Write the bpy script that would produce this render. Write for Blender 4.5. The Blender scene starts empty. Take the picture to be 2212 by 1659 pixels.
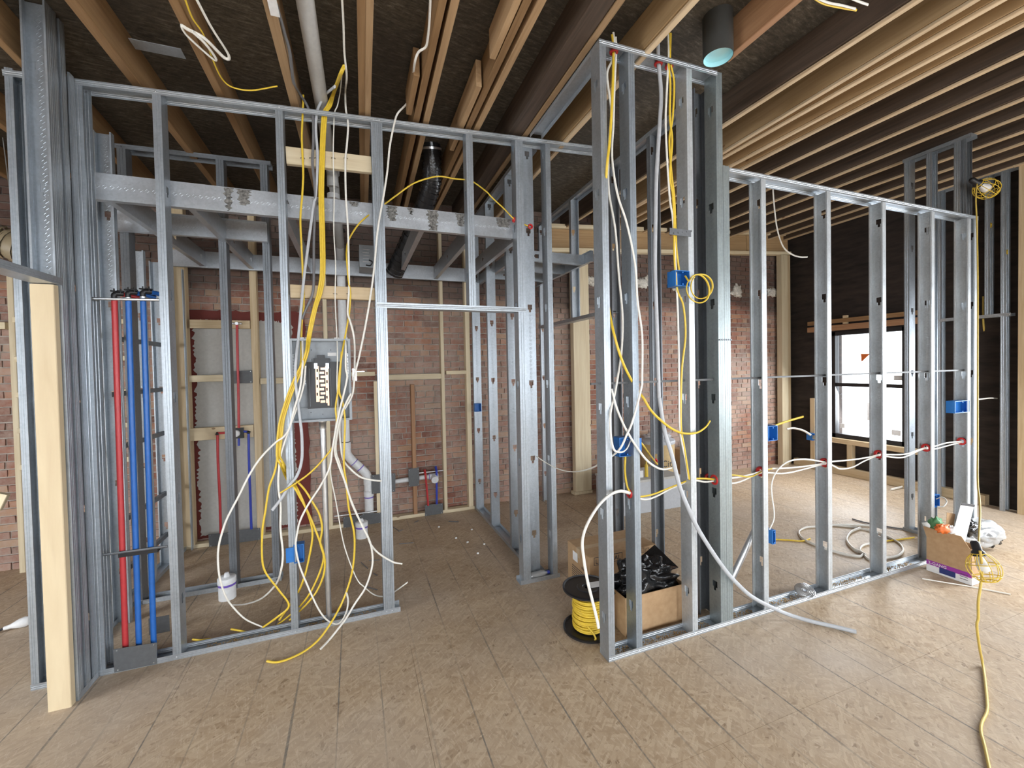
import bpy, math, random
from mathutils import Vector, Matrix, noise
random.seed(7)
S = bpy.context.scene
C = S.collection
V3 = Vector
# ------------------------------------------------------------------ camera
F, CX, CY, YAW, PIT, ROL, H = 908.48, 1106., 812.92, .35868, .020614, -.020178, 1.70
_f = V3((math.sin(YAW)*math.cos(PIT), math.cos(YAW)*math.cos(PIT), -math.sin(PIT)))
_r = V3((math.cos(YAW), -math.sin(YAW), 0)); _u = _r.cross(_f)
R_ = _r*math.cos(ROL)+_u*math.sin(ROL); U_ = _u*math.cos(ROL)-_r*math.sin(ROL)
O_ = V3((0, 0, H))
cd = bpy.data.cameras.new('camera'); cam = bpy.data.objects.new('camera', cd); C.objects.link(cam)
cd.sensor_fit = 'HORIZONTAL'; cd.sensor_width = 36; cd.lens = 36*F/2212
cd.shift_y = -(829.5-CY)/2212; cd.clip_start = .05
cam.matrix_world = Matrix((( R_.x, U_.x, -_f.x, 0), (R_.y, U_.y, -_f.y, 0), (R_.z, U_.z, -_f.z, H), (0, 0, 0, 1)))
S.camera = cam
# ------------------------------------------------------------------ light
W = bpy.data.worlds.new('sky'); S.world = W; W.use_nodes = True
bg = W.node_tree.nodes['Background']; bg.inputs[0].default_value = (.86, .93, 1, 1); bg.inputs[1].default_value = 5.0
def area(name, loc, rot, sx, sy, e, col=(.93, .965, 1)):
    l = bpy.data.lights.new(name, 'AREA'); l.shape = 'RECTANGLE'; l.size = sx; l.size_y = sy; l.energy = e; l.color = col
    o = bpy.data.objects.new(name, l); C.objects.link(o); o.location = loc; o.rotation_euler = rot; return o
# daylight of the windows behind the camera (rear wall) and along the street front on the right
REARWIN = [(-2.6, 1.9), (.6, 1.9), (3.9, 1.9)]
for x, w in REARWIN: area('daylight_rear', (x, -4.3, 1.75), (math.radians(34), 0, 0), w, 2.3, 84)
SIDEWIN = [(.85, 1.0), (-1.1, 1.0), (-3.0, 1.0)]
for y, w in SIDEWIN: area('daylight_side', (6.72, y, 1.5), (math.radians(46), 0, math.pi/2), w, 1.6, 105)
area('daylight_window', (6.80, 3.83, 1.35), (math.radians(56), 0, math.pi/2), .85, 1.5, 42)
area('daylight_left', (-4.45, 1.6, 1.5), (math.radians(50), 0, -math.pi/2), 1.6, 1.5, 56)
vs = S.view_settings; vs.view_transform = 'Standard'; vs.look = 'None'; vs.gamma = 1; vs.exposure = .5; vs.use_curve_mapping = False
S.cycles.use_denoising = True; S.cycles.max_bounces = 5; S.cycles.diffuse_bounces = 3; S.cycles.glossy_bounces = 3; S.cycles.use_adaptive_sampling = True; S.cycles.adaptive_threshold = .1
# ------------------------------------------------------------------ helpers
def ray(x, y): return _f + R_*((x-CX)/F) - U_*((y-CY)/F)
def at(x, y, X=None, Y=None, Z=None):
    d = ray(x, y)
    t = X/d.x if X is not None else (Y/d.y if Y is not None else (Z-H)/d.z)
    return O_ + d*t
PA, PB, PC = 3.492, .047, -.0175           # underside of the roof joists: z = PA + PB x + PC y
def jz(x, y): return PA+PB*x+PC*y
def atj(x, y, dz=0):
    d = ray(x, y); t = (PA+dz-H)/(d.z-PB*d.x-PC*d.y); return O_+d*t
def link(name, me, mat=None, parent=None):
    o = bpy.data.objects.new(name, me); C.objects.link(o)
    if mat is not None and len(me.materials) == 0: me.materials.append(mat)
    if parent is not None: o.parent = parent
    return o
def tag(o, label, cat, group=None):
    o['label'] = label; o['category'] = cat
    if group: o['group'] = group
    return o
def struct(o): o['kind'] = 'structure'; return o
def thing(name, label, cat, loc=(0, 0, 0), group=None):
    o = bpy.data.objects.new(name, None); C.objects.link(o); o.location = loc; o.empty_display_size = .1
    if label: tag(o, label, cat, group)
    return o
def at_parent(o, p):      # parent while keeping world placement (parents are only moved, never turned)
    o.parent = p; o.matrix_parent_inverse = Matrix.Translation(-V3(p.location))
    return o
class MB:
    def __init__(s): s.v = []; s.f = []; s.sm = []
    def add(s, vs, fs, smooth=False):
        n = len(s.v); s.v += [tuple(p) for p in vs]; s.f += [tuple(i+n for i in f) for f in fs]; s.sm += [smooth]*len(fs)
        return s
    def box(s, a, b):
        (x0, y0, z0), (x1, y1, z1) = a, b
        return s.add([(x0,y0,z0),(x1,y0,z0),(x1,y1,z0),(x0,y1,z0),(x0,y0,z1),(x1,y0,z1),(x1,y1,z1),(x0,y1,z1)],
                     [(0,3,2,1),(4,5,6,7),(0,1,5,4),(1,2,6,5),(2,3,7,6),(3,0,4,7)])
    def hexa(s, p):     # eight corners: bottom ring, top ring
        return s.add(p, [(0,3,2,1),(4,5,6,7),(0,1,5,4),(1,2,6,5),(2,3,7,6),(3,0,4,7)])
    def prism(s, poly, z0, z1, fr=None):
        n = len(poly); pts = [(x, y, z0) for x, y in poly]+[(x, y, z1) for x, y in poly]
        if fr: pts = [fr @ V3(p) for p in pts]
        return s.add(pts, [tuple(range(n-1, -1, -1)), tuple(range(n, 2*n))]+[(i, (i+1) % n, n+(i+1) % n, n+i) for i in range(n)])
    def lathe(s, prof, n=24, fr=None, caps=True, smooth=True):
        pts = []; fs = []
        for r, z in prof:
            for k in range(n):
                a = 2*math.pi*k/n; pts.append(V3((r*math.cos(a), r*math.sin(a), z)))
        m = len(prof)
        for i in range(m-1):
            for k in range(n): fs.append((i*n+k, i*n+(k+1) % n, (i+1)*n+(k+1) % n, (i+1)*n+k))
        if fr: pts = [fr @ p for p in pts]
        s.add(pts, fs, smooth)
        if caps:
            s.add([pts[k] for k in range(n)], [tuple(range(n-1, -1, -1))]); s.add(pts[-n:], [tuple(range(n))])
        return s
    def tube(s, pts, r, n=8, flat=1.0, close=False, cap=True):
        P = [V3(p) for p in pts]; m = len(P)
        ring = []; up = None
        for i in range(m):
            t = (P[(i+1) % m]-P[i-1]) if close else (P[min(i+1, m-1)]-P[max(i-1, 0)])
            if t.length < 1e-7: t = V3((0, 0, 1))
            t.normalize()
            if up is None:
                up = t.cross(V3((.3, 1, .2))); up.normalize()
            up = up - t*up.dot(t)
            if up.length < 1e-5: up = t.orthogonal()
            up.normalize(); b = t.cross(up)
            for k in range(n):
                a = 2*math.pi*k/n; ring.append(P[i]+up*(r*math.cos(a))+b*(r*flat*math.sin(a)))
        fs = []
        for i in range(m if close else m-1):
            j = (i+1) % m
            for k in range(n): fs.append((i*n+k, i*n+(k+1) % n, j*n+(k+1) % n, j*n+k))
        s.add(ring, fs, True)
        if cap and not close:
            s.add(ring[:n], [tuple(range(n-1, -1, -1))]); s.add(ring[-n:], [tuple(range(n))])
        return s
    def mesh(s, name):
        me = bpy.data.meshes.new(name); me.from_pydata(s.v, [], s.f); me.update()
        me.polygons.foreach_set('use_smooth', s.sm); return me
    def build(s, name, mat, parent=None, loc=None):
        if loc is not None: s.v = [tuple(V3(p)-V3(loc)) for p in s.v]
        o = link(name, s.mesh(name), mat)
        if loc is not None: o.location = loc
        if parent is not None: at_parent(o, parent)
        return o
def smooth_path(P, step=6):
    P = [V3(p) for p in P]
    if len(P) < 3: return P
    out = []
    for i in range(len(P)-1):
        p0 = P[i-1] if i else P[0]*2-P[1]; p1 = P[i]; p2 = P[i+1]; p3 = P[i+2] if i+2 < len(P) else P[-1]*2-P[-2]
        for k in range(step):
            t = k/step
            out.append(.5*((2*p1)+(p2-p0)*t+(2*p0-5*p1+4*p2-p3)*t*t+(3*p1-p0-3*p2+p3)*t**3))
    return out+[P[-1]]
def frame(o, z, x=None):
    z = V3(z).normalized()
    if x is None: x = z.orthogonal()
    x = V3(x); x = (x-z*x.dot(z)).normalized(); y = z.cross(x)
    return Matrix(((x.x, y.x, z.x, o[0]), (x.y, y.y, z.y, o[1]), (x.z, y.z, z.z, o[2]), (0, 0, 0, 1)))
# ------------------------------------------------------------------ materials
def nmat(name):
    m = bpy.data.materials.new(name); m.use_nodes = True; nt = m.node_tree; return m, nt, nt.nodes['Principled BSDF']
def N(nt, t, **k):
    n = nt.nodes.new(t)
    for a, b in k.items():
        if a.startswith('i_'): n.inputs[int(a[2:]) if a[2:].isdigit() else a[2:].replace('_', ' ')].default_value = b
        else: setattr(n, a, b)
    return n
def ramp(nt, fac, stops):
    r = nt.nodes.new('ShaderNodeValToRGB'); e = r.color_ramp.elements
    while len(e) < len(stops): e.new(.5)
    for i, (p, c) in enumerate(stops): e[i].position = p; e[i].color = (*c, 1)
    nt.links.new(fac, r.inputs[0]); return r.outputs[0]
def mixc(nt, fac, a, b, mode='MIX'):
    m = nt.nodes.new('ShaderNodeMix'); m.data_type = 'RGBA'; m.blend_type = mode
    for sck, v in ((m.inputs[0], fac), (m.inputs[6], a), (m.inputs[7], b)):
        if hasattr(v, 'links'): nt.links.new(v, sck)
        elif isinstance(v, (int, float)): sck.default_value = v
        else: sck.default_value = (*v, 1)
    return m.outputs[2]
def mth(nt, op, a, b=None, c=None):
    m = nt.nodes.new('ShaderNodeMath'); m.operation = op
    for i, v in enumerate((a, b, c)):
        if v is None: continue
        if hasattr(v, 'links'): nt.links.new(v, m.inputs[i])
        else: m.inputs[i].default_value = v
    return m.outputs[0]
def coords(nt, kind='Object', scale=(1, 1, 1), rot=(0, 0, 0)):
    t = nt.nodes.new('ShaderNodeTexCoord'); mp = nt.nodes.new('ShaderNodeMapping')
    if kind == 'World':
        g = nt.nodes.new('ShaderNodeNewGeometry'); nt.links.new(g.outputs['Position'], mp.inputs[0])
    else: nt.links.new(t.outputs[kind], mp.inputs[0])
    if any(rot): mp.vector_type = 'TEXTURE'; scale = tuple(1/k for k in scale)      # turn first, then stretch
    mp.inputs['Scale'].default_value = scale; mp.inputs['Rotation'].default_value = rot; return mp.outputs[0]
def noisen(nt, co, sc, det=3, rough=.55, dist=0):
    n = nt.nodes.new('ShaderNodeTexNoise'); nt.links.new(co, n.inputs['Vector'])
    n.inputs['Scale'].default_value = sc; n.inputs['Detail'].default_value = det; n.inputs['Roughness'].default_value = rough
    n.inputs['Distortion'].default_value = dist; return n.outputs[0]
def bump(nt, b, h, s=.3, d=.002):
    n = nt.nodes.new('ShaderNodeBump'); n.inputs['Strength'].default_value = s; n.inputs['Distance'].default_value = d
    nt.links.new(h, n.inputs['Height']); nt.links.new(n.outputs[0], b.inputs['Normal'])
def plain(name, col, rough=.5, metal=0, var=.06, sc=40):
    m, nt, b = nmat(name); co = coords(nt); n = noisen(nt, co, sc)
    a = tuple(max(0, c*(1-var)) for c in col); z = tuple(min(1, c*(1+var)) for c in col)
    nt.links.new(ramp(nt, n, [(.3, a), (.7, z)]), b.inputs['Base Color'])
    b.inputs['Roughness'].default_value = rough; b.inputs['Metallic'].default_value = metal; return m
def galv(name, col=(.43, .475, .52), emb=False, metal=.72, rough=.4):
    m, nt, b = nmat(name); co = coords(nt, scale=(1, 1, .45))
    n = noisen(nt, co, 9, 4); v = nt.nodes.new('ShaderNodeTexVoronoi'); v.inputs['Scale'].default_value = 90; nt.links.new(coords(nt), v.inputs['Vector'])
    base = ramp(nt, n, [(.3, tuple(c*.86 for c in col)), (.7, tuple(min(1, c*1.08) for c in col))])
    sp = mth(nt, 'MULTIPLY_ADD', v.outputs['Color'], .16, .92)
    oi = nt.nodes.new('ShaderNodeObjectInfo'); k = mth(nt, 'MULTIPLY', sp, mth(nt, 'MULTIPLY_ADD', oi.outputs['Random'], .12, .94))
    cb = nt.nodes.new('ShaderNodeCombineColor'); [nt.links.new(k, cb.inputs[i]) for i in range(3)]
    nt.links.new(mixc(nt, 1.0, base, cb.outputs[0], 'MULTIPLY'), b.inputs['Base Color'])
    b.inputs['Metallic'].default_value = metal
    nt.links.new(mth(nt, 'MULTIPLY_ADD', n, .2, rough-.1), b.inputs['Roughness'])
    if emb:   # rolled row of diamonds along the middle of the web
        sx = nt.nodes.new('ShaderNodeSeparateXYZ'); nt.links.new(coords(nt), sx.inputs[0])
        fz = mth(nt, 'ABSOLUTE', mth(nt, 'SUBTRACT', mth(nt, 'FRACT', mth(nt, 'MULTIPLY', sx.outputs[2], 30)), .5))
        fz = mth(nt, 'MULTIPLY', fz, .033); fy = mth(nt, 'ABSOLUTE', mth(nt, 'SUBTRACT', sx.outputs[1], emb/2))
        d = mth(nt, 'ADD', fz, fy); ringv = mth(nt, 'ABSOLUTE', mth(nt, 'SUBTRACT', d, .010))
        h = mth(nt, 'SUBTRACT', 1, mth(nt, 'MULTIPLY', ringv, 300)); h = mth(nt, 'MAXIMUM', h, 0)
        bump(nt, b, h, .28, .0025)
    return m
def wood(name, a, b_, knots=True, rough=.65, gs=1.0):
    m, nt, b = nmat(name); oi = nt.nodes.new('ShaderNodeObjectInfo')
    co = coords(nt, scale=(22*gs, 22*gs, 1.1)); add = nt.nodes.new('ShaderNodeVectorMath'); nt.links.new(co, add.inputs[0])
    off = nt.nodes.new('ShaderNodeCombineXYZ'); nt.links.new(mth(nt, 'MULTIPLY', oi.outputs['Random'], 50), off.inputs[2]); nt.links.new(off.outputs[0], add.inputs[1])
    n = noisen(nt, add.outputs[0], 1.6, 5, .6, .6)
    c = ramp(nt, n, [(.3, a), (.5, tuple((x+y)/2 for x, y in zip(a, b_))), (.72, b_)])
    k = mth(nt, 'MULTIPLY_ADD', oi.outputs['Random'], .24, .86); cb = nt.nodes.new('ShaderNodeCombineColor'); [nt.links.new(k, cb.inputs[i]) for i in range(3)]
    c = mixc(nt, 1.0, c, cb.outputs[0], 'MULTIPLY')
    if knots:
        v = nt.nodes.new('ShaderNodeTexVoronoi'); v.inputs['Scale'].default_value = 4.2
        add2 = nt.nodes.new('ShaderNodeVectorMath'); nt.links.new(coords(nt, scale=(1, 1, .6)), add2.inputs[0]); nt.links.new(off.outputs[0], add2.inputs[1]); nt.links.new(add2.outputs[0], v.inputs['Vector'])
        kf = mth(nt, 'LESS_THAN', v.outputs['Distance'], .055)
        c = mixc(nt, mth(nt, 'MULTIPLY', kf, .75), c, (.19, .09, .035))
    nt.links.new(c, b.inputs['Base Color']); b.inputs['Roughness'].default_value = rough; bump(nt, b, n, .25, .002); return m
M = {}
M['galv'] = galv('galvanized', emb=.092); M['galv_beam'] = galv('galvanized_beam', (.51, .54, .575), emb=.152)
M['track'] = galv('galvanized_track', (.49, .53, .57)); M['galv_dark'] = galv('galvanized_dark_shade', (.20, .215, .235), metal=.45, emb=.092)  # dark copy: shade on the backlit inner studs is put into the colour
M['galv_green'] = galv('galvanized_grey', (.34, .39, .40), metal=.6, emb=.092)
M['galv_lit'] = galv('galvanized_lit', (.60, .64, .67), metal=.5, emb=.092)  # lighter copy of the steel: light on the stud webs painted into its colour
M['galv_blue'] = galv('galvanized_blue', (.33, .38, .43), metal=.6, emb=.092)
M['patch'] = plain('zinc_bloom', (.17, .165, .155), .85, .1, .7, 70)
M['plate'] = plain('nail_plate_steel', (.12, .125, .13), .6, .25, .1)
M['zinc'] = plain('bright_zinc', (.72, .74, .76), .3, .9)
M['pine'] = wood('pale_pine', (.50, .36, .20), (.68, .55, .36)); M['spruce'] = wood('white_spruce', (.66, .54, .35), (.80, .70, .50))
M['board'] = wood('tan_board', (.60, .475, .30), (.70, .58, .385), gs=.5)
M['joist'] = wood('joist_fir', (.20, .108, .045), (.31, .185, .085)); M['joist_light'] = wood('joist_pine', (.31, .19, .095), (.45, .30, .165))
M['joist_tan'] = wood('joist_tan', (.36, .225, .10), (.50, .34, .18)); M['strip'] = wood('furring_pine', (.52, .38, .23), (.68, .53, .35)); M['joist_old'] = wood('old_joist', (.05, .034, .024), (.12, .08, .055), False); M['redwood'] = wood('reddish_stud', (.30, .15, .075), (.44, .25, .13))
M['glulam'] = wood('glued_beam', (.36, .22, .10), (.50, .34, .18), True, gs=2)
for k, c, r in (('yellow', (.72, .50, .045), .42), ('white', (.78, .76, .70), .42), ('greyc', (.48, .50, .53), .45), ('flexc', (.16, .16, .17), .4), ('blue', (.02, .17, .52), .4), ('bluepipe', (.035, .06, .42), .38), ('bluepex', (.02, .13, .46), .38),
                ('red', (.62, .03, .03), .4), ('redpex', (.50, .04, .045), .38), ('black', (.012, .012, .014), .42), ('pvc', (.74, .75, .76), .35), ('pvc_grey', (.50, .50, .49), .45), ('purple', (.17, .10, .50), .5), ('paper', (.78, .78, .78), .7),
                ('ink', (.05, .05, .055), .7), ('copper', (.80, .46, .30), .3), ('grey_box', (.30, .33, .36), .45), ('purplep', (.30, .035, .32), .55), ('navy', (.02, .035, .16), .5), ('orange', (.75, .17, .03), .5), ('green', (.10, .28, .12), .5), ('cord', (.62, .45, .10), .5), ('winframe', (.012, .012, .014), .45), ('pink', (.7, .25, .3), .6), ('drum', (.55, .40, .20), .65), ('duct', (.045, .045, .042), .5), ('greypaint', (.50, .49, .46), .8), ('darkred', (.16, .028, .02), .75)):
    M[k] = plain(k, c, r)
for k in ('copper',): M[k].node_tree.nodes['Principled BSDF'].inputs['Metallic'].default_value = .7
m, nt, b = nmat('cardboard'); co = coords(nt); n = noisen(nt, co, 30, 4); c = ramp(nt, n, [(.3, (.40, .25, .13)), (.7, (.47, .31, .17))]); nt.links.new(c, b.inputs['Base Color']); b.inputs['Roughness'].default_value = .75; M['card'] = m
m, nt, b = nmat('black_bag'); b.inputs['Base Color'].default_value = (.008, .008, .009, 1); b.inputs['Roughness'].default_value = .22; n = noisen(nt, coords(nt), 14, 3); bump(nt, b, n, .6, .01); M['bag'] = m
m, nt, b = nmat('flex_duct_foil'); b.inputs['Base Color'].default_value = (.02, .02, .022, 1); b.inputs['Roughness'].default_value = .2; n = noisen(nt, coords(nt), 35, 3); bump(nt, b, n, .6, .006); M['foil'] = m
m, nt, b = nmat('clear_film'); tr = N(nt, 'ShaderNodeBsdfTransparent'); gl = N(nt, 'ShaderNodeBsdfGlossy'); gl.inputs['Roughness'].default_value = .25; df = N(nt, 'ShaderNodeBsdfDiffuse'); df.inputs[0].default_value = (.75, .78, .8, 1)
mx = N(nt, 'ShaderNodeMixShader'); mx.inputs[0].default_value = .45; nt.links.new(tr.outputs[0], mx.inputs[1]); nt.links.new(df.outputs[0], mx.inputs[2]); mx2 = N(nt, 'ShaderNodeMixShader'); mx2.inputs[0].default_value = .2
nt.links.new(mx.outputs[0], mx2.inputs[1]); nt.links.new(gl.outputs[0], mx2.inputs[2]); nt.links.new(mx2.outputs[0], nt.nodes['Material Output'].inputs[0]); M['film'] = m
m, nt, b = nmat('window_glass'); tr = N(nt, 'ShaderNodeBsdfTransparent'); gl = N(nt, 'ShaderNodeBsdfGlossy'); gl.inputs['Roughness'].default_value = .02; fr = N(nt, 'ShaderNodeFresnel'); mx = N(nt, 'ShaderNodeMixShader')
nt.links.new(fr.outputs[0], mx.inputs[0]); nt.links.new(tr.outputs[0], mx.inputs[1]); nt.links.new(gl.outputs[0], mx.inputs[2]); nt.links.new(mx.outputs[0], nt.nodes['Material Output'].inputs[0]); M['glass'] = m
# bricks: colour by brick, soot high up, old lime wash lower
m, nt, b = nmat('brick'); g = nt.nodes.new('ShaderNodeNewGeometry'); oi = nt.nodes.new('ShaderNodeObjectInfo')
rnd = mth(nt, 'FRACT', mth(nt, 'ADD', g.outputs['Random Per Island'], mth(nt, 'MULTIPLY', oi.outputs['Random'], 7.3)))
c = ramp(nt, rnd, [(0, (.17, .075, .055)), (.3, (.29, .12, .082)), (.6, (.36, .155, .105)), (.82, (.46, .225, .13)), (1, (.48, .31, .19))])
co = coords(nt, 'World'); n1 = noisen(nt, co, 1.3, 4, .6); n2 = noisen(nt, co, 22, 4, .65)
w = ramp(nt, mth(nt, 'MULTIPLY_ADD', n2, .45, mth(nt, 'MULTIPLY', n1, .75)), [(.47, (0, 0, 0)), (.70, (1, 1, 1))])
c = mixc(nt, mth(nt, 'MULTIPLY', w, .66), c, (.60, .50, .43)); c = mixc(nt, mth(nt, 'MULTIPLY', n2, .4), c, (.22, .12, .09))
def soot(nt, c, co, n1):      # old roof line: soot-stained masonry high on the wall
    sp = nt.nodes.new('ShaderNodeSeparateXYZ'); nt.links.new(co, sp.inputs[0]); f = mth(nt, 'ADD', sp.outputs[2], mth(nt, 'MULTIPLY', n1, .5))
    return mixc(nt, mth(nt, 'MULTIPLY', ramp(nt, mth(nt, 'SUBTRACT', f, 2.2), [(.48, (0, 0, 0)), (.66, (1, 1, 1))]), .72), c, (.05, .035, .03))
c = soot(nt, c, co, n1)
nt.links.new(c, b.inputs['Base Color']); b.inputs['Roughness'].default_value = .9; bump(nt, b, n2, .6, .006); M['brick'] = m
m, nt, b = nmat('mortar'); co = coords(nt, 'World'); n = noisen(nt, co, 18, 4); n1 = noisen(nt, co, 1.3, 3)
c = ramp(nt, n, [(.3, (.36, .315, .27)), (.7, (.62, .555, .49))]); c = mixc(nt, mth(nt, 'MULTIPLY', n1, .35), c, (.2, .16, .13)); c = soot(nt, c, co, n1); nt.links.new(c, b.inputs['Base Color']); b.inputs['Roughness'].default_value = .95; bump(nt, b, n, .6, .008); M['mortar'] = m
# OSB floor
m, nt, b = nmat('osb'); co = coords(nt, 'World'); cols = None
big = noisen(nt, co, .9, 3)
wob = nt.nodes.new('ShaderNodeTexNoise'); nt.links.new(co, wob.inputs['Vector']); wob.inputs['Scale'].default_value = 26; wob.inputs['Detail'].default_value = 2
for i, (rot, sc) in enumerate(((.25, 1), (1.1, 1.25), (2.05, .9), (2.75, 1.1), (.7, 1.6))):
    v = nt.nodes.new('ShaderNodeTexVoronoi'); v.inputs['Scale'].default_value = 11*sc; v.inputs['Randomness'].default_value = 1
    va = nt.nodes.new('ShaderNodeVectorMath'); va.operation = 'MULTIPLY_ADD'; nt.links.new(wob.outputs['Color'], va.inputs[0]); va.inputs[1].default_value = (.05, .05, 0)
    nt.links.new(coords(nt, 'World', (1.0, 4.6, 1), (0, 0, rot)), va.inputs[2]); nt.links.new(va.outputs[0], v.inputs['Vector'])
    cc = ramp(nt, v.outputs['Color'], [(.1, (.30, .20, .115)), (.4, (.43, .305, .19)), (.65, (.51, .375, .243)), (.92, (.66, .52, .36))])
    if cols is None: cols = cc
    else:
        sep = nt.nodes.new('ShaderNodeSeparateColor'); nt.links.new(v.outputs['Color'], sep.inputs[0])
        cols = mixc(nt, mth(nt, 'MULTIPLY', mth(nt, 'GREATER_THAN', sep.outputs[1], .5), .8), cols, cc)
fib = noisen(nt, coords(nt, 'World', (3, 16, 1), (0, 0, .35)), 5, 5, .75); fib2 = noisen(nt, coords(nt, 'World', (14, 3, 1), (0, 0, .2)), 6, 5, .75)
cols = mixc(nt, mth(nt, 'MULTIPLY', fib, .35), cols, (.25, .18, .12)); cols = mixc(nt, ramp(nt, fib2, [(.53, (0, 0, 0)), (.70, (.75, .75, .75))]), cols, (.68, .565, .43))
cols = mixc(nt, ramp(nt, big, [(.42, (0, 0, 0)), (.7, (.45, .45, .45))]), cols, (.52, .46, .40))
sx = nt.nodes.new('ShaderNodeSeparateXYZ'); nt.links.new(co, sx.inputs[0])   # faded nailing-guide lines along the sheets
fx = mth(nt, 'ABSOLUTE', mth(nt, 'SUBTRACT', mth(nt, 'FRACT', mth(nt, 'DIVIDE', mth(nt, 'SUBTRACT', sx.outputs[0], .512-.1052), .2104)), .5))
ln = mth(nt, 'LESS_THAN', fx, mth(nt, 'MULTIPLY_ADD', noisen(nt, coords(nt, 'World', (4.7, .6, 1)), 1.3, 2), .066, -.014)); pn = noisen(nt, coords(nt, 'World', (5, .55, 1)), 1.7, 2); fn = noisen(nt, co, 40, 2)
ln = mth(nt, 'MULTIPLY', ln, ramp(nt, pn, [(.42, (.18, .18, .18)), (.58, (.9, .9, .9))])); ln = mth(nt, 'MULTIPLY', ln, ramp(nt, fn, [(.3, (.5, .5, .5)), (.6, (.95, .95, .95))]))
cols = mixc(nt, ln, cols, (.15, .14, .125))
nt.links.new(cols, b.inputs['Base Color']); b.inputs['Roughness'].default_value = .6; bump(nt, b, fib, .25, .003); M['osb'] = m
m, nt, b = nmat('roof_sheathing'); n = noisen(nt, coords(nt, 'World', (6, 24, 1), (0, 0, .2)), 2.2, 5, .75, .3); n2 = noisen(nt, coords(nt, 'World', (22, 7, 1), (0, 0, .5)), 2.2, 5, .75, .3); n1 = noisen(nt, coords(nt, 'World'), 1.1, 3)
c = ramp(nt, n, [(.35, (.042, .034, .025)), (.55, (.105, .088, .064)), (.72, (.27, .23, .18))]); c = mixc(nt, ramp(nt, n2, [(.5, (0, 0, 0)), (.7, (.6, .6, .6))]), c, (.15, .125, .09)); c = mixc(nt, ramp(nt, n1, [(.38, (0, 0, 0)), (.7, (.75, .75, .75))]), c, (.035, .028, .022)); nt.links.new(c, b.inputs['Base Color']); b.inputs['Roughness'].default_value = .9; bump(nt, b, n, .5, .01); M['deck'] = m
m, nt, b = nmat('dark_boards'); n = noisen(nt, coords(nt, 'World', (1, 1.2, 6)), 3, 4); c = ramp(nt, n, [(.3, (.012, .009, .008)), (.7, (.04, .028, .022))]); nt.links.new(c, b.inputs['Base Color']); b.inputs['Roughness'].default_value = .9; M['dark'] = m
M['plaster_lump'] = plain('old_plaster', (.62, .59, .53), .95, 0, .3)
M['plaster'] = plain('plain_wall', (.42, .38, .34), .9)
# ------------------------------------------------------------------ framing members (long axis = local z, web across local y)
_cache = {}
def member_mesh(L, w, fl, lip, holes, flip, groove, hole0):
    key = (round(L, 3), w, fl, lip, holes, flip, groove, hole0)
    if key in _cache: return _cache[key]
    b = MB(); s = -1 if flip else 1
    if holes:
        hw, nw = .019, .009; cols = [0, w/2-hw, w/2-nw, w/2+nw, w/2+hw, w]; zs = [0]; sk = []
        z = hole0
        while z+.06 < L:
            sk.append((len(zs), z)); zs += [z, z+.022, z+.062]; z += .61
        zs.append(L); vs = [(0, y, z) for z in zs for y in cols]; fs = []
        lo = {k for k, _ in sk}; hi = {k+1 for k, _ in sk}
        for i in range(len(zs)-1):
            for j in range(5):
                if i in lo and j == 2: continue
                if i in hi and j in (1, 2, 3): continue
                fs.append((i*6+j, i*6+j+1, (i+1)*6+j+1, (i+1)*6+j))
        b.add(vs, fs)
    else: b.add([(0, 0, 0), (0, w, 0), (0, w, L), (0, 0, L)], [(0, 1, 2, 3)])
    for e in (0, 1):
        Y = (lambda q: q) if e == 0 else (lambda q: w-q)
        pr = [(0, 0)]
        if groove:
            for g in ((.32, .62) if fl > .03 else (.4, .7)): pr += [(fl*g-.0025, 0), (fl*g, .0016), (fl*g+.0025, 0)]
        pr.append((fl, 0))
        if lip: pr.append((fl, lip))
        n = len(pr); b.add([(s*x, Y(y), z) for z in (0, L) for x, y in pr], [(i, i+1, n+i+1, n+i) for i in range(n-1)])
    me = b.mesh('member'); _cache[key] = me; return me
def member(name, p0, p1, u, v, parent, mat='galv', w=.092, fl=.041, lip=.008, holes=True, groove=True, hole0=.31):
    p0, p1 = V3(p0), V3(p1); ax = (p1-p0); L = ax.length; ax.normalize(); u = V3(u); u = (u-ax*u.dot(ax)).normalized()
    x = u.cross(ax); flip = x.dot(V3(v)) < 0
    me = member_mesh(L, w, fl, lip, holes, flip, groove, hole0)
    if len(me.materials) == 0: me.materials.append(M[mat])
    o = bpy.data.objects.new(name, me); C.objects.link(o)
    o.matrix_world = Matrix(((x.x, u.x, ax.x, p0.x), (x.y, u.y, ax.y, p0.y), (x.z, u.z, ax.z, p0.z), (0, 0, 0, 1)))
    o.material_slots[0].link = 'OBJECT'; o.material_slots[0].material = M[mat]
    sd = o.modifiers.new('gauge', 'SOLIDIFY'); sd.thickness = .0014; sd.offset = 0
    if parent is not None:
        mw = o.matrix_world.copy(); o.parent = parent; o.matrix_parent_inverse = Matrix.Translation(-V3(parent.location)); o.matrix_basis = mw
    return o
def track(name, p0, p1, u, v, parent, mat='track', w=.094, fl=.034, **k): return member(name, p0, p1, u, v, parent, mat, w, fl, 0, False, **k)
_lc = {}
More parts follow.
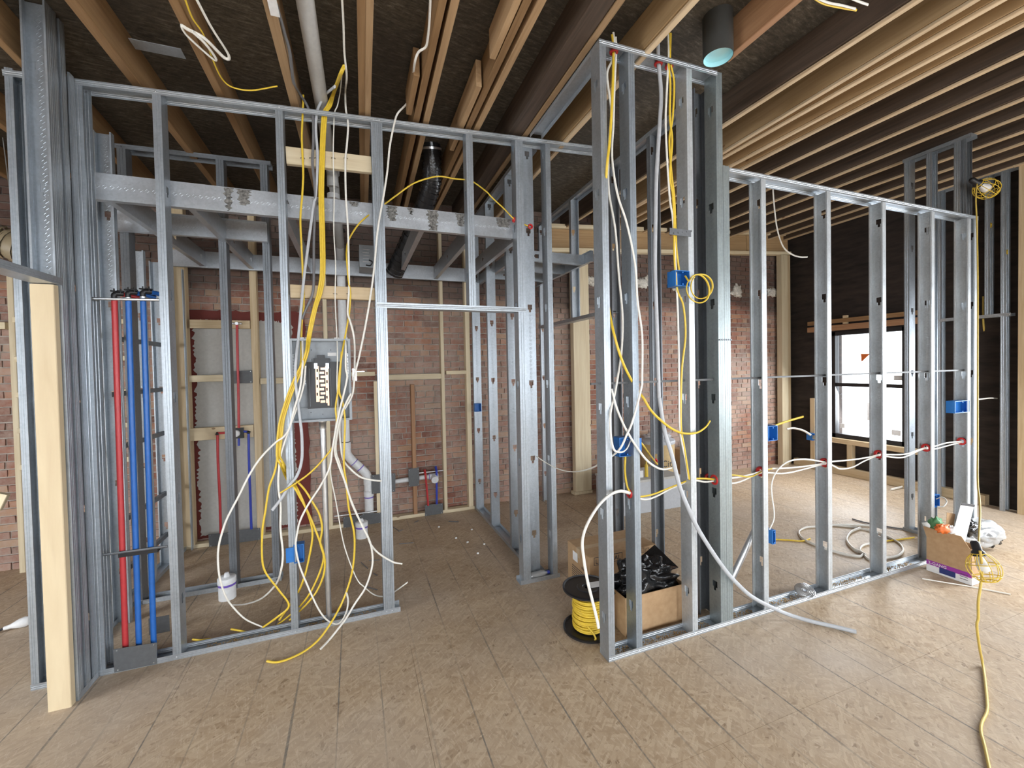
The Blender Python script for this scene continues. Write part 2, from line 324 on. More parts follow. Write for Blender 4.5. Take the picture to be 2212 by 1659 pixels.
def lumber(name, p0, p1, u, parent, mat='pine', w=.089, t=.038):
    """p0-p1 is the centre line, u the direction of the wide side"""
    p0, p1 = V3(p0), V3(p1); ax = p1-p0; L = ax.length; key = (round(L, 3), w, t)
    if key not in _lc:
        c = .003; a, e = w/2, t/2
        poly = [(-a+c, -e), (a-c, -e), (a, -e+c), (a, e-c), (a-c, e), (-a+c, e), (-a, e-c), (-a, -e+c)]
        _lc[key] = MB().prism(poly, 0, L).mesh('lumber'); _lc[key].materials.append(M[mat])
    o = bpy.data.objects.new(name, _lc[key]); C.objects.link(o); mw = frame(p0, ax, u)
    o.material_slots[0].link = 'OBJECT'; o.material_slots[0].material = M[mat]
    if parent is not None: o.parent = parent; o.matrix_parent_inverse = Matrix.Translation(-V3(parent.location))
    o.matrix_basis = mw; return o
XA, YA_, ZA = V3((1, 0, 0)), V3((0, 1, 0)), V3((0, 0, 1))
# ================================================================== THE SETTING
RX, BY, LX, RY = 6.85, 5.03, -4.6, -4.6
fl = struct(MB().box((LX, RY, -.12), (RX+.2, BY+.25, -.02)).build('floor', M['dark']))
sheet = MB().box((.0007, .0007, -.02), (2.4393, 1.2193, 0)).mesh('osb_sheet'); sheet.materials.append(M['osb'])
for j in range(-5, 4):
    y0 = 1.41+1.22*j
    if y0+1.22 > BY+.02: continue
    x = LX-(1.22 if j % 2 else 0)
    while x < RX:
        if x >= LX-.01 and x+2.44 <= RX+.2:
            o = link('osb_sheet', sheet, None, fl); o.location = (x, y0, 0)
        else:
            a, e = max(x, LX), min(x+2.44, RX)
            if e-a > .05: MB().box((a+.0015, y0+.0015, -.02), (e-.0015, y0+1.2185, 0)).build('osb_sheet', M['osb'], fl)
        x += 2.44
yb = 1.41+1.22*2; x = LX
while x < RX:
    MB().box((x+.0015, yb+.0015, -.02), (min(x+2.44, RX)-.0015, BY, 0)).build('osb_sheet', M['osb'], fl); x += 2.44
# back wall of brick
wb = struct(MB().box((LX, BY+.012, 0), (RX+.2, BY+.22, 3.95)).build('wall_back', M['mortar']))
BL, BH, MO = .203, .057, .012
allb = []
for r in range(56):
    z = r*(BH+MO); head = (r % 7 == 6); l = .098 if head else BL
    x = LX-(.5*(l+MO) if r % 2 else 0)
    while x < RX:
        allb.append((x, z, l)); x += l+MO
def vis(bk):
    x, z, l = bk; cx = x+l/2
    return ((.20 < cx < 1.28 and .1 < z < 2.6) or (2.30 < cx < 2.68 and .1 < z < 2.5) or (2.98 < cx < 3.4 and .6 < z < 2.2)) and l > .15
near = sorted([q for q in allb if vis(q)], key=lambda q: (q[0]-0)**2*.3+(q[1]-1.5)**2)[:300]; ns = set(near)
bmeshes = []
for q in range(6):
    j = lambda a: random.uniform(-a, a); l = BL
    bmeshes.append(MB().hexa([(j(.004), j(.004), j(.003)), (l+j(.004), j(.004), j(.003)), (l, .03, 0), (0, .03, 0), (j(.004), j(.004), BH+j(.003)), (l+j(.004), j(.004), BH+j(.003)), (l, .03, BH), (0, .03, BH)]).mesh('brick'))
    bmeshes[-1].materials.append(M['brick'])
for x, z, l in near:
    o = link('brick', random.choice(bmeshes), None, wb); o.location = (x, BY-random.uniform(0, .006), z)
rest = MB()
for x, z, l in allb:
    if (x, z, l) in ns or x+l < LX: continue
    y = BY-random.uniform(0, .006); j = lambda: random.uniform(-.003, .003)
    rest.hexa([(x+j(), y+j(), z+j()), (x+l+j(), y+j(), z+j()), (x+l, BY+.03, z), (x, BY+.03, z), (x+j(), y+j(), z+BH+j()), (x+l+j(), y+j(), z+BH+j()), (x+l, BY+.03, z+BH), (x, BY+.03, z+BH)])
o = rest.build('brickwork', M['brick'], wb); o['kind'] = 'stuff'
# painted patch left on the brick behind the shower wall
def ragged(n, x0, x1, z0, z1, a, seed):
    random.seed(seed); P = []
    for k in range(n): P.append((x0+(x1-x0)*k/n+random.uniform(-a, a)*.3, z0+random.uniform(-a, a)*.3))
    for k in range(n): P.append((x1+random.uniform(-a, a)+a*1.6*noise.noise((k*9./n, seed, 0)), z0+(z1-z0)*k/n))
    for k in range(n): P.append((x1-(x1-x0)*k/n, z1+random.uniform(-a, a)))
    for k in range(n): P.append((x0+random.uniform(-a, a)+a*1.6*noise.noise((k*9./n, seed+5, 0)), z1-(z1-z0)*k/n))
    return P
RPX = [at(x, 1000, Y=BY-.02).x for x in (402, 668, 428, 638)]; RPZ = at(520, 672, Y=BY-.02).z; GPZ = at(520, 694, Y=BY-.02).z
fr = Matrix(((1, 0, 0, 0), (0, 0, 1, 0), (0, 1, 0, 0), (0, 0, 0, 1)))
MB().prism(ragged(26, RPX[0], RPX[1], .05, RPZ, .012, 3), BY-.016, BY-.004, fr).build('red_paint_border', M['darkred'], wb)
MB().prism(ragged(110, RPX[2], RPX[3], .08, GPZ, .016, 4), BY-.021, BY-.006, fr).build('grey_paint_patch', M['greypaint'], wb)
random.seed(11)
# right wall (street front) with windows
def wall_with_windows(name, axis, c, thick, a0, a1, zt, wins, mat):
    b = MB(); wins = sorted(wins); p = a0
    def bx(q0, q1, z0, z1):
        if axis == 'X': b.box((c, q0, z0), (c+thick, q1, z1))
        else: b.box((q0, c, z0), (q1, c+thick, z1))
    for w0, w1, z0, z1 in wins:
        bx(p, w0, 0, zt); bx(w0, w1, 0, z0); bx(w0, w1, z1, zt); p = w1
    bx(p, a1, 0, zt); return struct(b.build(name, mat))
WZ0, WZ1, WY0, WY1 = .55, 2.14, 3.36, 4.30
wr = wall_with_windows('wall_right', 'X', RX, .22, RY, BY+.2, 4.1, [(WY0, WY1, WZ0, WZ1)]+[(y-w/2, y+w/2, .7, 2.3) for y, w in SIDEWIN], M['dark'])
wall_with_windows('wall_rear', 'Y', RY-.2, .2, LX-.2, RX+.2, 4.1, [(x-w/2, x+w/2, .6, 2.9) for x, w in REARWIN], M['plaster'])
wall_with_windows('wall_left', 'X', LX-.2, .2, RY, BY+.2, 4.1, [(.8, 2.4, .75, 2.25)], M['plaster'])
def window(n, X0, y0, y1, z0, z1, detail=False):
    o = struct(thing('window_%d' % n, None, None, (X0, (y0+y1)/2, z0)))
    t = .055; b = MB()
    for a, e in (((y0, z0), (y0+t, z1)), ((y1-t, z0), (y1, z1)), ((y0, z0), (y1, z0+t)), ((y0, z1-t), (y1, z1))): b.box((X0-.03, a[0], a[1]), (X0+.06, e[0], e[1]))
    b.build('frame', M['winframe'], o); zm = z0+(z1-z0)*.5
    MB().box((X0-.01, y0+t, zm-.025), (X0+.045, y1-t, zm+.025)).build('meeting_rail', M['winframe'], o)
    MB().box((X0+.012, y0+t, z0+t), (X0+.018, y1-t, zm-.025)).build('lower_pane', M['glass'], o)
    p = MB().box((X0+.03, y0+t, zm+.025), (X0+.036, y1-t, z1-t)).build('upper_pane', M['glass'], o)
    return o
win = window(1, RX, WY0, WY1, WZ0, WZ1)
for i, (y, w) in enumerate(SIDEWIN): window(i+2, RX, y-w/2, y+w/2, .7, 2.3)
# stickers on the panes
def card_x(name, pa, pb, X, mat, parent, t=.002):
    a, e = at(*pa, X=X), at(*pb, X=X); y0, y1 = sorted((a.y, e.y)); z0, z1 = sorted((a.z, e.z))
    return MB().box((X-t, y0, z0), (X, y1, z1)).build(name, mat, parent)
q = [at(x, y, X=RX+.028) for x, y in ((1859.5, 764), (1880, 764), (1861, 782))]
MB().add([(p.x, p.y, p.z) for p in q]+[(p.x+.001, p.y, p.z) for p in q], [(0, 1, 2), (3, 5, 4), (0, 3, 4, 1), (1, 4, 5, 2), (2, 5, 3, 0)]).build('orange_sticker', M['orange'], win)
card_x('sticker', (1931, 811), (1949, 822), RX+.028, M['paper'], win); card_x('sticker', (1815, 914), (1825, 925), RX+.010, M['paper'], win)
card_x('sticker', (1926, 928), (1946, 942), RX+.010, M['paper'], win); card_x('sticker', (1873, 870), (1878, 908), RX+.010, M['paper'], win)
def text(name, body, size, mw, mat, parent=None, align='LEFT', thick=.0006):
    cu = bpy.data.curves.new(name, 'FONT'); cu.body = body; cu.size = size; cu.align_x = align; cu.extrude = thick; cu.resolution_u = 2
    t = bpy.data.objects.new(name, cu); C.objects.link(t); dg = bpy.context.evaluated_depsgraph_get()
    me = bpy.data.meshes.new_from_object(t.evaluated_get(dg)); bpy.data.objects.remove(t); bpy.data.curves.remove(cu)
    me.materials.clear(); me.materials.append(mat); o = bpy.data.objects.new(name, me); C.objects.link(o)
    if parent is not None: o.parent = parent; o.matrix_parent_inverse = Matrix.Translation(-V3(parent.location))
    o.matrix_basis = mw; return o
def face_mat(o, right, up):
    r, u = V3(right).normalized(), V3(up).normalized(); n = r.cross(u)
    return Matrix(((r.x, u.x, n.x, o[0]), (r.y, u.y, n.y, o[1]), (r.z, u.z, n.z, o[2]), (0, 0, 0, 1)))
p = at(1880, 793, X=RX+.026); text('sticker_lettering', 'MESH', .045, face_mat(p, (0, 1, 0), (0, 0, 1)), M['ink'], win)   # reads backwards: printed on the outside
# ceiling: roof sheathing and joists
def zq(x, y, dz): return (x, y, jz(x, y)+dz)
ce = struct(MB().hexa([zq(LX, RY, .21), zq(RX+.2, RY, .21), zq(RX+.2, BY+.2, .21), zq(LX, BY+.2, .21), zq(LX, RY, .33), zq(RX+.2, RY, .33), zq(RX+.2, BY+.2, .33), zq(LX, BY+.2, .33)]).build('ceiling', M['deck']))
def joist(pa, pb, w, mat='joist', h=.21, side=1, y0=RY, y1=BY, name='joist', dz=0):
    """pa, pb: two pixels on one lower edge; the joist's width goes to `side` from it"""
    a, e = atj(*pa), atj(*pb); k = (e.x-a.x)/(e.y-a.y); k = max(-.05, min(.05, k))
    xm = lambda y: a.x+k*(y-a.y)
    x0, x1 = xm(y0)+side*w/2, xm(y1)+side*w/2
    A, B = V3((x0, y0, jz(x0, y0)+h/2+dz)), V3((x1, y1, jz(x1, y1)+h/2+dz))
    return lumber(name, A, B, ZA, ce, mat, h-.002, w)
J = [((0, 81), (47, 134), .04, 'joist', .21, -1), ((137, 0), (273, 170), .05, 'joist', .21, 1), ((362, 0), (461, 195), .045, 'joist', .21, 1), ((566, 0), (624, 215), .05, 'joist_light', .21, 1),
     ((771, 0), (775, 235), .038, 'joist', .21, 1), ((807.6, 0), (801, 238), .039, 'joist_light', .21, -1),
     ((993.7, 0), (930, 253), .040, 'joist_light', .21, -1), ((966, 0), (908, 253), .040, 'joist', .21, -1),
     ((1182, 0), (1042, 269.6), .042, 'joist_light', .21, -1), ((1150, 0), (1022, 269), .04, 'joist', .21, -1),
     ((1503.8, 0), (1154, 382), .045, 'joist_tan', .21, -1),
     ((1983, 0), (1569, 267), .05, 'joist_old', .21, -1), ((2105, 0), (1569, 325), .038, 'joist_tan', .21, -1), ((2157, 3), (1569, 335), .038, 'joist_tan', .21, -1),
     ((2212, 19), (1585, 353), .038, 'joist_tan', .21, -1), ((2212, 51), (1590, 367), .04, 'joist_tan', .21, -1), ((2212, 112.6), (1651, 378), .05, 'joist_old', .21, -1), ((2212, 167), (1703, 389), .05, 'joist_old', .21, -1),
     ((2212, 212), (1757, 399), .05, 'joist_old', .21, -1), ((2212, 248), (1793, 409), .05, 'joist_old', .21, -1), ((2212, 283), (1838, 415), .05, 'joist_old', .21, -1)]
STRIPS = {2105, 2157, 2212, 1983, 1503.8}
for pa, pb, w, mt, h, sd in J:
    joist(pa, pb, w, mt, h, sd)
    if pa[0] in STRIPS: joist(pa, pb, .036, 'strip', .022, sd, name='furring_strip', dz=-.0225)
for X0 in (-2.1, -2.55, -3.0, -3.5, -4.0, 5.98, 6.35, 6.7):
    lumber('joist', (X0, RY, jz(X0, RY)+.105), (X0, BY, jz(X0, BY)+.105), ZA, ce, 'joist' if X0 < 0 else 'joist_old', .208, .045)
    if X0 > 0: lumber('furring_strip', (X0, RY, jz(X0, RY)-.012), (X0, BY, jz(X0, BY)-.012), ZA, ce, 'strip', .022, .036)
e8 = atj(1369.6, 0)
lumber('joist', (1.315, RY, jz(1.3, RY)+.105), (1.29, BY, jz(1.3, BY)+.105), ZA, ce, 'joist_light', .208, .04)
lumber('old_joist', (1.235, RY, jz(1.2, RY)+.11), (1.21, BY, jz(1.2, BY)+.11), ZA, ce, 'joist_old', .20, .11)
e10 = atj(1583, 122); lumber('joist', (e10.x+.02, RY, jz(e10.x, RY)+.105), (e10.x, e10.y+.05, jz(e10.x, e10.y)+.105), ZA, ce, 'redwood', .208, .045)
# short scabs beside the paired joists
for (xx, ya, yb2, mt) in ((.455, 2.35, 3.3, 'joist'), (.40, 2.6, 3.0, 'joist'), (.80, 1.6, 2.35, 'joist_light'), (.79, 2.6, 3.4, 'joist_light')):
    lumber('joist_scab', (xx, ya, jz(xx, ya)+.09), (xx, yb2, jz(xx, yb2)+.09), ZA, ce, mt, .17, .036)
# ================================================================== STEEL PARTITIONS
GP = 'steel stud frames'
def partition(label, loc): return thing('steel_stud_frame', label, 'stud frame', loc, GP)
def screw(p, n, parent, r=.0045):
    return MB().lathe([(r, 0), (r*.9, .0018), (r*.35, .0026)], 8, frame(p, n)).build('screw', M['zinc'], parent)
# ---- A: panel wall (front face y = YF)
YF = 3.028
A = partition('steel stud wall holding the open breaker panel, between the tan board and the doorway', (-1.4, YF, 0))
ztA = lambda x: 3.395+.053*(x+.3)           # top of the wall climbs gently to the right
def Astud(x, open_, mat='galv', z0=.002, z1=None, fl=.041, parent=A, y=YF+.001, hole0=.31):
    """x: left edge of the front flange; open_ +1: web on the left, flange runs right"""
    xw = x if open_ > 0 else x+fl
    return member('stud', (xw, y, z0), (xw, y, z1 if z1 else ztA(x)-.003), YA_, (open_, 0, 0), parent, mat, fl=fl, hole0=hole0)
Astud(-1.412, 1, fl=.045); Astud(-1.053, -1, 'galv'); Astud(-.424, -1, 'galv'); Astud(.150, -1, fl=.035); Astud(.187, 1, fl=.036)
Astud(.812, 1, z0=2.15, fl=.05, hole0=.2)
Astud(-1.682, 1, z1=3.335, fl=.032, mat='galv')
Ar = Astud(1.20, 1, fl=.062); Astud(1.455, 1, fl=.041)
track('floor_track', (-1.685, YF-.001, .001), (-1.50, YF-.001, .001), YA_, ZA, A); track('floor_track', (-1.395, YF-.001, .001), (.262, YF-.001, .001), YA_, ZA, A); track('floor_track', (1.172, YF-.001, .001), (1.515, YF-.001, .001), YA_, ZA, A)
track('top_track', (-1.69, YF-.001, ztA(-1.69)), (1.96, YF-.001, ztA(1.96)), YA_, -ZA, A)
track('door_header', (.155, YF-.004, 2.13), (1.262, YF-.004, 2.13), YA_, ZA, A, fl=.036)
for x, z in ((-.40, .018), (.168, .02), (.205, .02), (-1.035, .018), (.17, 2.148), (.21, 2.148), (.83, 2.148), (1.21, 2.148), (1.235, 2.148)): screw((x, YF-.003, z), (0, -1, 0), A)
for x in (-1.035, -.40, .168, .205, .835, 1.23, 1.475): screw((x, YF-.003, ztA(x)-.015), (0, -1, 0), A)
# ---- nib running to the camera beside the left doorway
NB = partition('narrow steel stud return behind the tan board on the left', (-1.44, 2.9, 0))
zN = 3.56
member('stud', (-1.49, 2.842, 2.175), (-1.49, 2.842, jz(-1.4, 2.84)+.2), XA, (0, -1, 0), NB, hole0=.44, w=.094)          # web to the camera, above the header
member('stud', (-1.49, 2.845, .002), (-1.49, 2.845, jz(-1.4, 2.8)+.2), XA, YA_, NB, w=.094)
member('stud', (-1.49, 2.91, .002), (-1.49, 2.91, 3.57), XA, (0, 1, 0), NB, w=.094); member('stud', (-1.49, 3.02, .002), (-1.49, 3.02, 3.34), XA, (0, -1, 0), NB, w=.094)
track('floor_track', (-1.491, 2.84, .001), (-1.491, 3.02, .001), XA, ZA, NB, w=.096)
hd = at(144, 617, X=-1.45)
track('door_header', (-1.492, 1.2, 2.17), (-1.492, 2.845, 2.17), XA, ZA, NB, w=.098, fl=.036)
NBb = tag(lumber('upright_board', (-1.452, 2.819, .001), (-1.452, 2.819, 2.165), XA, None, 'board', .092, .040), 'tan pine stud standing full height at the left doorway', 'lumber')
# ---- B: low shower partition inside the room
B = partition('dark backlit stud frame standing inside the bathroom behind the panel wall', (-1.05, 3.86, 0))
YB = 3.856
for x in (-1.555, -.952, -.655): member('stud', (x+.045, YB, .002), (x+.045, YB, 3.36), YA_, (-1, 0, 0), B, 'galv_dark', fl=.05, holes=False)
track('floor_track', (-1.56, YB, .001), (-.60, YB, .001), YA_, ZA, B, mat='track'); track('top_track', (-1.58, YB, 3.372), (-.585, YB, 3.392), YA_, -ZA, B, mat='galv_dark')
# ---- C: wall between bathroom and closet, running to the back wall
CW = partition('row of ribbed steel studs running from the door jamb to the brick wall', (1.38, 3.9, 0))
XC = 1.330
for y, xo in ((3.125, -.04), (3.64, 0), (4.25, 0), (4.85, 0)):
    member('stud', (XC+xo, y, .002), (XC+xo, y, jz(1.4, y)-.03), XA, YA_, CW, 'galv', w=.094)
track('floor_track', (XC-.001, 3.13, .001), (XC-.001, 4.93, .001), XA, ZA, CW, w=.096); track('top_track', (XC-.001, 3.13, jz(1.4, 3.1)-.03), (XC-.001, 4.93, jz(1.4, 4.9)-.03), XA, -ZA, CW, w=.096)
# ---- D: left bathroom wall
DW = partition('left bathroom stud wall with dark bridging channels behind the red and blue pipes', (-1.6, 4.2, 0))
for y, x in ((3.64, -1.578), (4.25, -1.655), (4.62, -1.66), (4.90, -1.60)):
    member('stud', (x, y, .002), (x, y, 2.70 if y > 3.7 else 3.33), XA, (0, -1, 0), DW, 'galv', w=.094)
track('floor_track', (-1.66, 3.13, .001), (-1.66, 4.93, .001), XA, ZA, DW, w=.096)
for z in (1.95, 1.55, 1.16, .62, .25):
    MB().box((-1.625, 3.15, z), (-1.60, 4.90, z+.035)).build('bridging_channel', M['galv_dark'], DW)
# ---- E/R: long wall on the right and the column it starts from
YR = 2.040
R = partition('long low steel stud wall on the right, strung with white cables', (2.3, YR, 0))
def Rstud(x, web_left=True, z1=2.93, parent=R, fl=.041, y=YR+.001, mat='galv_lit', hole0=.30, opn=None):
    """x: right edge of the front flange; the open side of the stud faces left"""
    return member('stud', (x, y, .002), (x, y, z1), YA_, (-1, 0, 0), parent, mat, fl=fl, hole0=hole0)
K = partition('tall steel stud column with red bushings, in front of the closet', (1.32, YR, 0))
zK = lambda x: 3.515+.018*(x-1.325)
def edge(px, py=830): return at(px, py, Y=YR).x
member('stud', (1.324, YR+.001, .002), (1.324, YR+.001, zK(1.32)), YA_, XA, K, 'galv', hole0=.20)
for px, m_ in ((1380, 'galv_blue'), (1502, 'galv_lit')):
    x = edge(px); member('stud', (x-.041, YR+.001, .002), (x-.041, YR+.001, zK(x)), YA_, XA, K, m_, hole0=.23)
x5 = edge(1553, 830)
member('stud', (x5, YR+.001, .002), (x5, YR+.001, zK(2.2)), YA_, XA, K, 'galv_green', fl=.05, hole0=.22)
member('stud', (x5+.103, YR+.001, .002), (x5+.103, YR+.001, 2.955), YA_, (-1, 0, 0), K, 'galv_green', fl=.05)
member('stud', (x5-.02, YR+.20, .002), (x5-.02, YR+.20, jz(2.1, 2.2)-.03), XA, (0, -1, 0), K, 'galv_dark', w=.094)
track('floor_track', (1.322, YR-.001, .001), (2.275, YR-.001, .001), YA_, ZA, K); track('top_track', (1.322, YR-.001, zK(1.322)+.003), (2.18, YR-.001, zK(2.18)+.003), YA_, -ZA, K)
track('top_track', (1.325, YR+.094, 3.522), (1.325, YF, 3.515), XA, -ZA, K, w=.096)
for x in (1.34, 1.53, 1.95): screw((x, YR-.003, .018), (0, -1, 0), K); screw((x, YR-.003, zK(x)-.013), (0, -1, 0), K)
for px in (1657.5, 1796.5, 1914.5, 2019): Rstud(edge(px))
xe = edge(2112); Rstud(edge(2094)+.02, fl=.041); member('stud', (xe, YR+.001, .002), (xe, YR+.001, 2.935), YA_, (-1, 0, 0), R, 'galv_lit', fl=.05)
track('floor_track', (2.276, YR-.001, .001), (xe, YR-.001, .001), YA_, ZA, R); track('top_track', (2.276, YR-.001, 2.948), (xe, YR-.001, 2.948), YA_, -ZA, R)
x = 2.0
MB().box((1.26, YR+.040, 1.592), (5.06, YR+.054, 1.604)).build('bridging_channel', M['plate'], R)
for px in (1657.5, 1796.5, 1914.5, 2019): x = edge(px); screw((x-.02, YR-.003, .018), (0, -1, 0), R); screw((x-.02, YR-.003, 2.93), (0, -1, 0), R)
# ---- G: closet side wall behind the column
G = partition('dark stud wall with door header behind the tall column', (2.25, 3.2, 0))
for y, z0 in ((2.75, .002), (3.29, .002), (4.03, 2.19), (4.85, .002)):
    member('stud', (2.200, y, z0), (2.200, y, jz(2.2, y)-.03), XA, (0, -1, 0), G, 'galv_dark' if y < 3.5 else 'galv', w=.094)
track('floor_track', (2.199, 2.25, .001), (2.199, 3.30, .001), XA, ZA, G, w=.096); track('top_track', (2.199, 2.25, jz(2.2, 2.2)-.03), (2.199, 4.93, jz(2.2, 4.9)-.03), XA, -ZA, G, w=.096)
track('door_header', (2.199, 3.28, 2.185), (2.199, 4.87, 2.185), XA, ZA, G, w=.096)
# ---- E: tall return at the right end and F: framing of the street wall
E_ = partition('tall steel stud return rising above the right end of the low wall', (5.12, 2.25, 0))
for y in (2.165, 2.36, 2.49): member('stud', (5.09, y, .002), (5.09, y, jz(5.1, y)-.04), XA, (0, 1, 0) if y > 2.4 else (0, -1, 0), E_, 'galv', w=.094)
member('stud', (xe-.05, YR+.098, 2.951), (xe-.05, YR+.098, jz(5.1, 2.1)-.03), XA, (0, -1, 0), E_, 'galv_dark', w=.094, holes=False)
track('top_track', (5.085, 2.05, jz(5.1, 2.05)-.03), (5.085, 2.54, jz(5.1, 2.5)-.03), XA, -ZA, E_, w=.096); track('floor_track', (5.085, 2.14, .001), (5.085, 2.54, .001), XA, ZA, E_, w=.096)
FW = partition('steel studs with header lining the street wall at far right', (6.70, 2.5, 0))
member('stud', (6.69, 2.585, 2.19), (6.69, 2.585, jz(6.7, 2.58)), XA, (0, -1, 0), FW, 'galv', w=.094)
member('stud', (6.69, 2.46, .002), (6.69, 2.46, jz(6.7, 2.44)), XA, (0, -1, 0), FW, 'galv', w=.094); member('stud', (6.69, 3.0, .002), (6.69, 3.0, jz(6.7, 3)), XA, (0, -1, 0), FW, 'galv', w=.094)
track('door_header', (6.688, 2.38, 2.155), (6.688, 3.02, 2.155), XA, ZA, FW, w=.098)
track('top_track', (6.688, 2.36, jz(6.7, 2.4)), (6.688, 3.02, jz(6.7, 3)), XA, -ZA, FW, w=.098)
tag(lumber('wood_post', (6.76, 2.30, .001), (6.76, 2.30, jz(6.7, 2.3)), XA, None, 'pine', .089, .075), 'pine post at the right edge beside the street wall studs', 'lumber')
# ---- dropped ceiling frames
SF = thing('soffit_frame', 'wide galvanized beams and joists of the dropped ceiling over the bathroom', 'soffit frame', (-.1, 4.0, 2.72))
def beam(p0, p1, u, v, name='beam', mat='galv_beam'): return member(name, p0, p1, u, v, SF, mat, .152, .04, 0, False, False)
fb = beam((-1.41, 3.123, 2.72), (1.20, 3.123, 2.72), ZA, YA_); bb = beam((-1.60, 4.80, 2.715), (1.32, 4.80, 2.715), ZA, (0, 1, 0)); mbm = beam((-1.60, 3.84, 2.735), (-.62, 3.84, 2.735), ZA, (0, -1, 0))
for x in (-1.30, -.90, -.39, .475, .875, 1.235):
    member('ceiling_joist', (x, 3.13, 2.722), (x, 4.80, 2.722), ZA, XA if x > 0 else (-1, 0, 0), SF, 'galv_beam', .14, .038, .006, True, False, hole0=.9)
# patches of zinc bloom on the beams (thin crust)
def bloom(px0, px1, seed, n=16):
    random.seed(seed); cx, cz = (px0[0]+px1[0])/2, 0
    a, e = at(*px0, Y=3.118), at(*px1, Y=3.118); top, bot = min(a.z, 2.868), max(e.z, 2.724); P = []
    for k in range(n): t = k/(n-1); P.append((a.x+random.uniform(-.006, .018)+(.02*t), top+(bot-top)*t))
    for k in range(n): t = 1-k/(n-1); P.append((e.x+random.uniform(-.018, .006)-(.02*t), top+(bot-top)*t))
    MB().prism(P, 3.1195, 3.1222, fr).build('zinc_crust', M['patch'])
    o = bpy.data.objects[[k.name for k in C.objects if k.name.startswith('zinc_crust')][-1]]; o.parent = fb; o.matrix_parent_inverse = fb.matrix_basis.inverted()
for i, (a, e) in enumerate((((478, 398), (508, 462)), ((508, 401), (545, 445)), ((610, 417), (622, 440)), ((672, 422), (700, 445)), ((751, 430), (778, 447)), ((832, 440), (862, 478)), ((879, 446), (896, 464)), ((920, 451), (950, 500)), ((984, 458), (1008, 490)), ((1070, 466), (1105, 492)))): bloom(a, e, i+20)
random.seed(5)
SF2 = thing('soffit_frame', 'small steel ceiling frame between the closet walls', 'soffit frame', (1.8, 4.0, 2.72))
for py in (569, 592, 611, 629):
    y = at(1215, py, Z=2.715).y; member('ceiling_joist', (1.43, y, 2.715), (2.195, y, 2.715), ZA, YA_, SF2, 'galv', .10, .036, .006, True, False, hole0=.2)
for x, v in ((1.428, 1), (2.197, -1)): member('side_track', (x, 3.55, 2.712), (x, 4.9, 2.712), ZA, (v, 0, 0), SF2, 'track', .105, .036, 0, False, False)
# ================================================================== WOOD FRAMING
YW = 4.895           # front of the wooden wall on the brick
WF = thing('wood_stud_frame', 'pale wooden stud frame standing against the brick behind the bathroom', 'stud frame', (-.1, YW, 0))
def wstud(pxc, z0, z1, mat='pine', w=.038, ref=900):
    x = at(pxc, ref, Y=YW).x; return lumber('stud', (x, YW+.045, z0), (x, YW+.045, z1), XA, WF, mat, w, .089)
zc = jz(0, 4.95)
for pxc, z1, mt, w in ((398, 3.5, 'pine', .089), (555, 3.5, 'pine', .06), (708, zc-.01, 'spruce', .038), (813, 1.60, 'spruce', .038), (893, 1.55, 'redwood', .042), (959, zc, 'spruce', .038), (1014, zc, 'spruce', .055)): wstud(pxc, .039, z1-.05 if z1 == 3.5 else z1-.02, mt, w)
lumber('bottom_plate', (-1.62, YW+.045, .02), (1.32, YW+.045, .02), YA_, WF, 'spruce', .089, .038)
def wblock(pa, pb, mat='spruce', t=.038, yo=.02):
    a, e = at(*pa, Y=YW), at(*pb, Y=YW); h = abs(a.z-e.z); z = (a.z+e.z)/2
    return lumber('blocking', (a.x, YW+yo, z), (e.x, YW+yo, z), ZA, WF, mat, max(h, .03), t)
wblock((409, 690), (540, 710), 'pine'); wblock((408, 811), (546, 822), 'spruce'); wblock((562, 817), (700, 826), 'spruce'); wblock((408, 926), (548, 944), 'board')
wblock((716, 805), (810, 812)); wblock((818, 810), (953, 818)); wblock((964, 801), (1008, 808))
PO = tag(lumber('wood_post', (2.83, 4.94, .039), (2.83, 4.94, jz(2.8, 4.9)-.3), XA, None, 'spruce', .24, .089), 'built-up pale pine post against the brick, seen left of the tall column', 'lumber')
MB().box((2.68, 4.88, .001), (2.95, 4.99, .038)).build('foot_plate', M['spruce'], PO).matrix_parent_inverse = PO.matrix_basis.inverted()
LG = thing('wood_ledger_frame', 'wooden ledger with brown board along the top of the brick wall', 'lumber', (4.8, 4.95, 3.4))
zl = lambda x: 3.545+.066*(x-2.85)
for dz, n, w in ((0, 'top_plate', .05), (-.31, 'bottom_plate', .05)):
    lumber(n, (2.4, 4.95, zl(2.4)+dz), (6.80, 4.95, zl(6.8)+dz), YA_, LG, 'spruce', .10, w)
for a, e in ((2.4, 4.0), (4.01, 5.85), (5.86, 6.78)): lumber('face_board', (a, 4.96, zl(a)-.155), (e, 4.96, zl(e)-.155), ZA, LG, 'glulam', .25, .03)
CP = thing('corner_post', 'pale pine corner post where the brick meets the dark wall', 'lumber', (6.68, 4.92, 0))
lumber('upright', (6.62, 4.93, .001), (6.62, 4.93, zl(6.6)-.34), XA, CP, 'spruce', .14, .09); lumber('upright', (6.745, 4.945, .001), (6.745, 4.945, zl(6.7)-.34), XA, CP, 'pine', .10, .06)
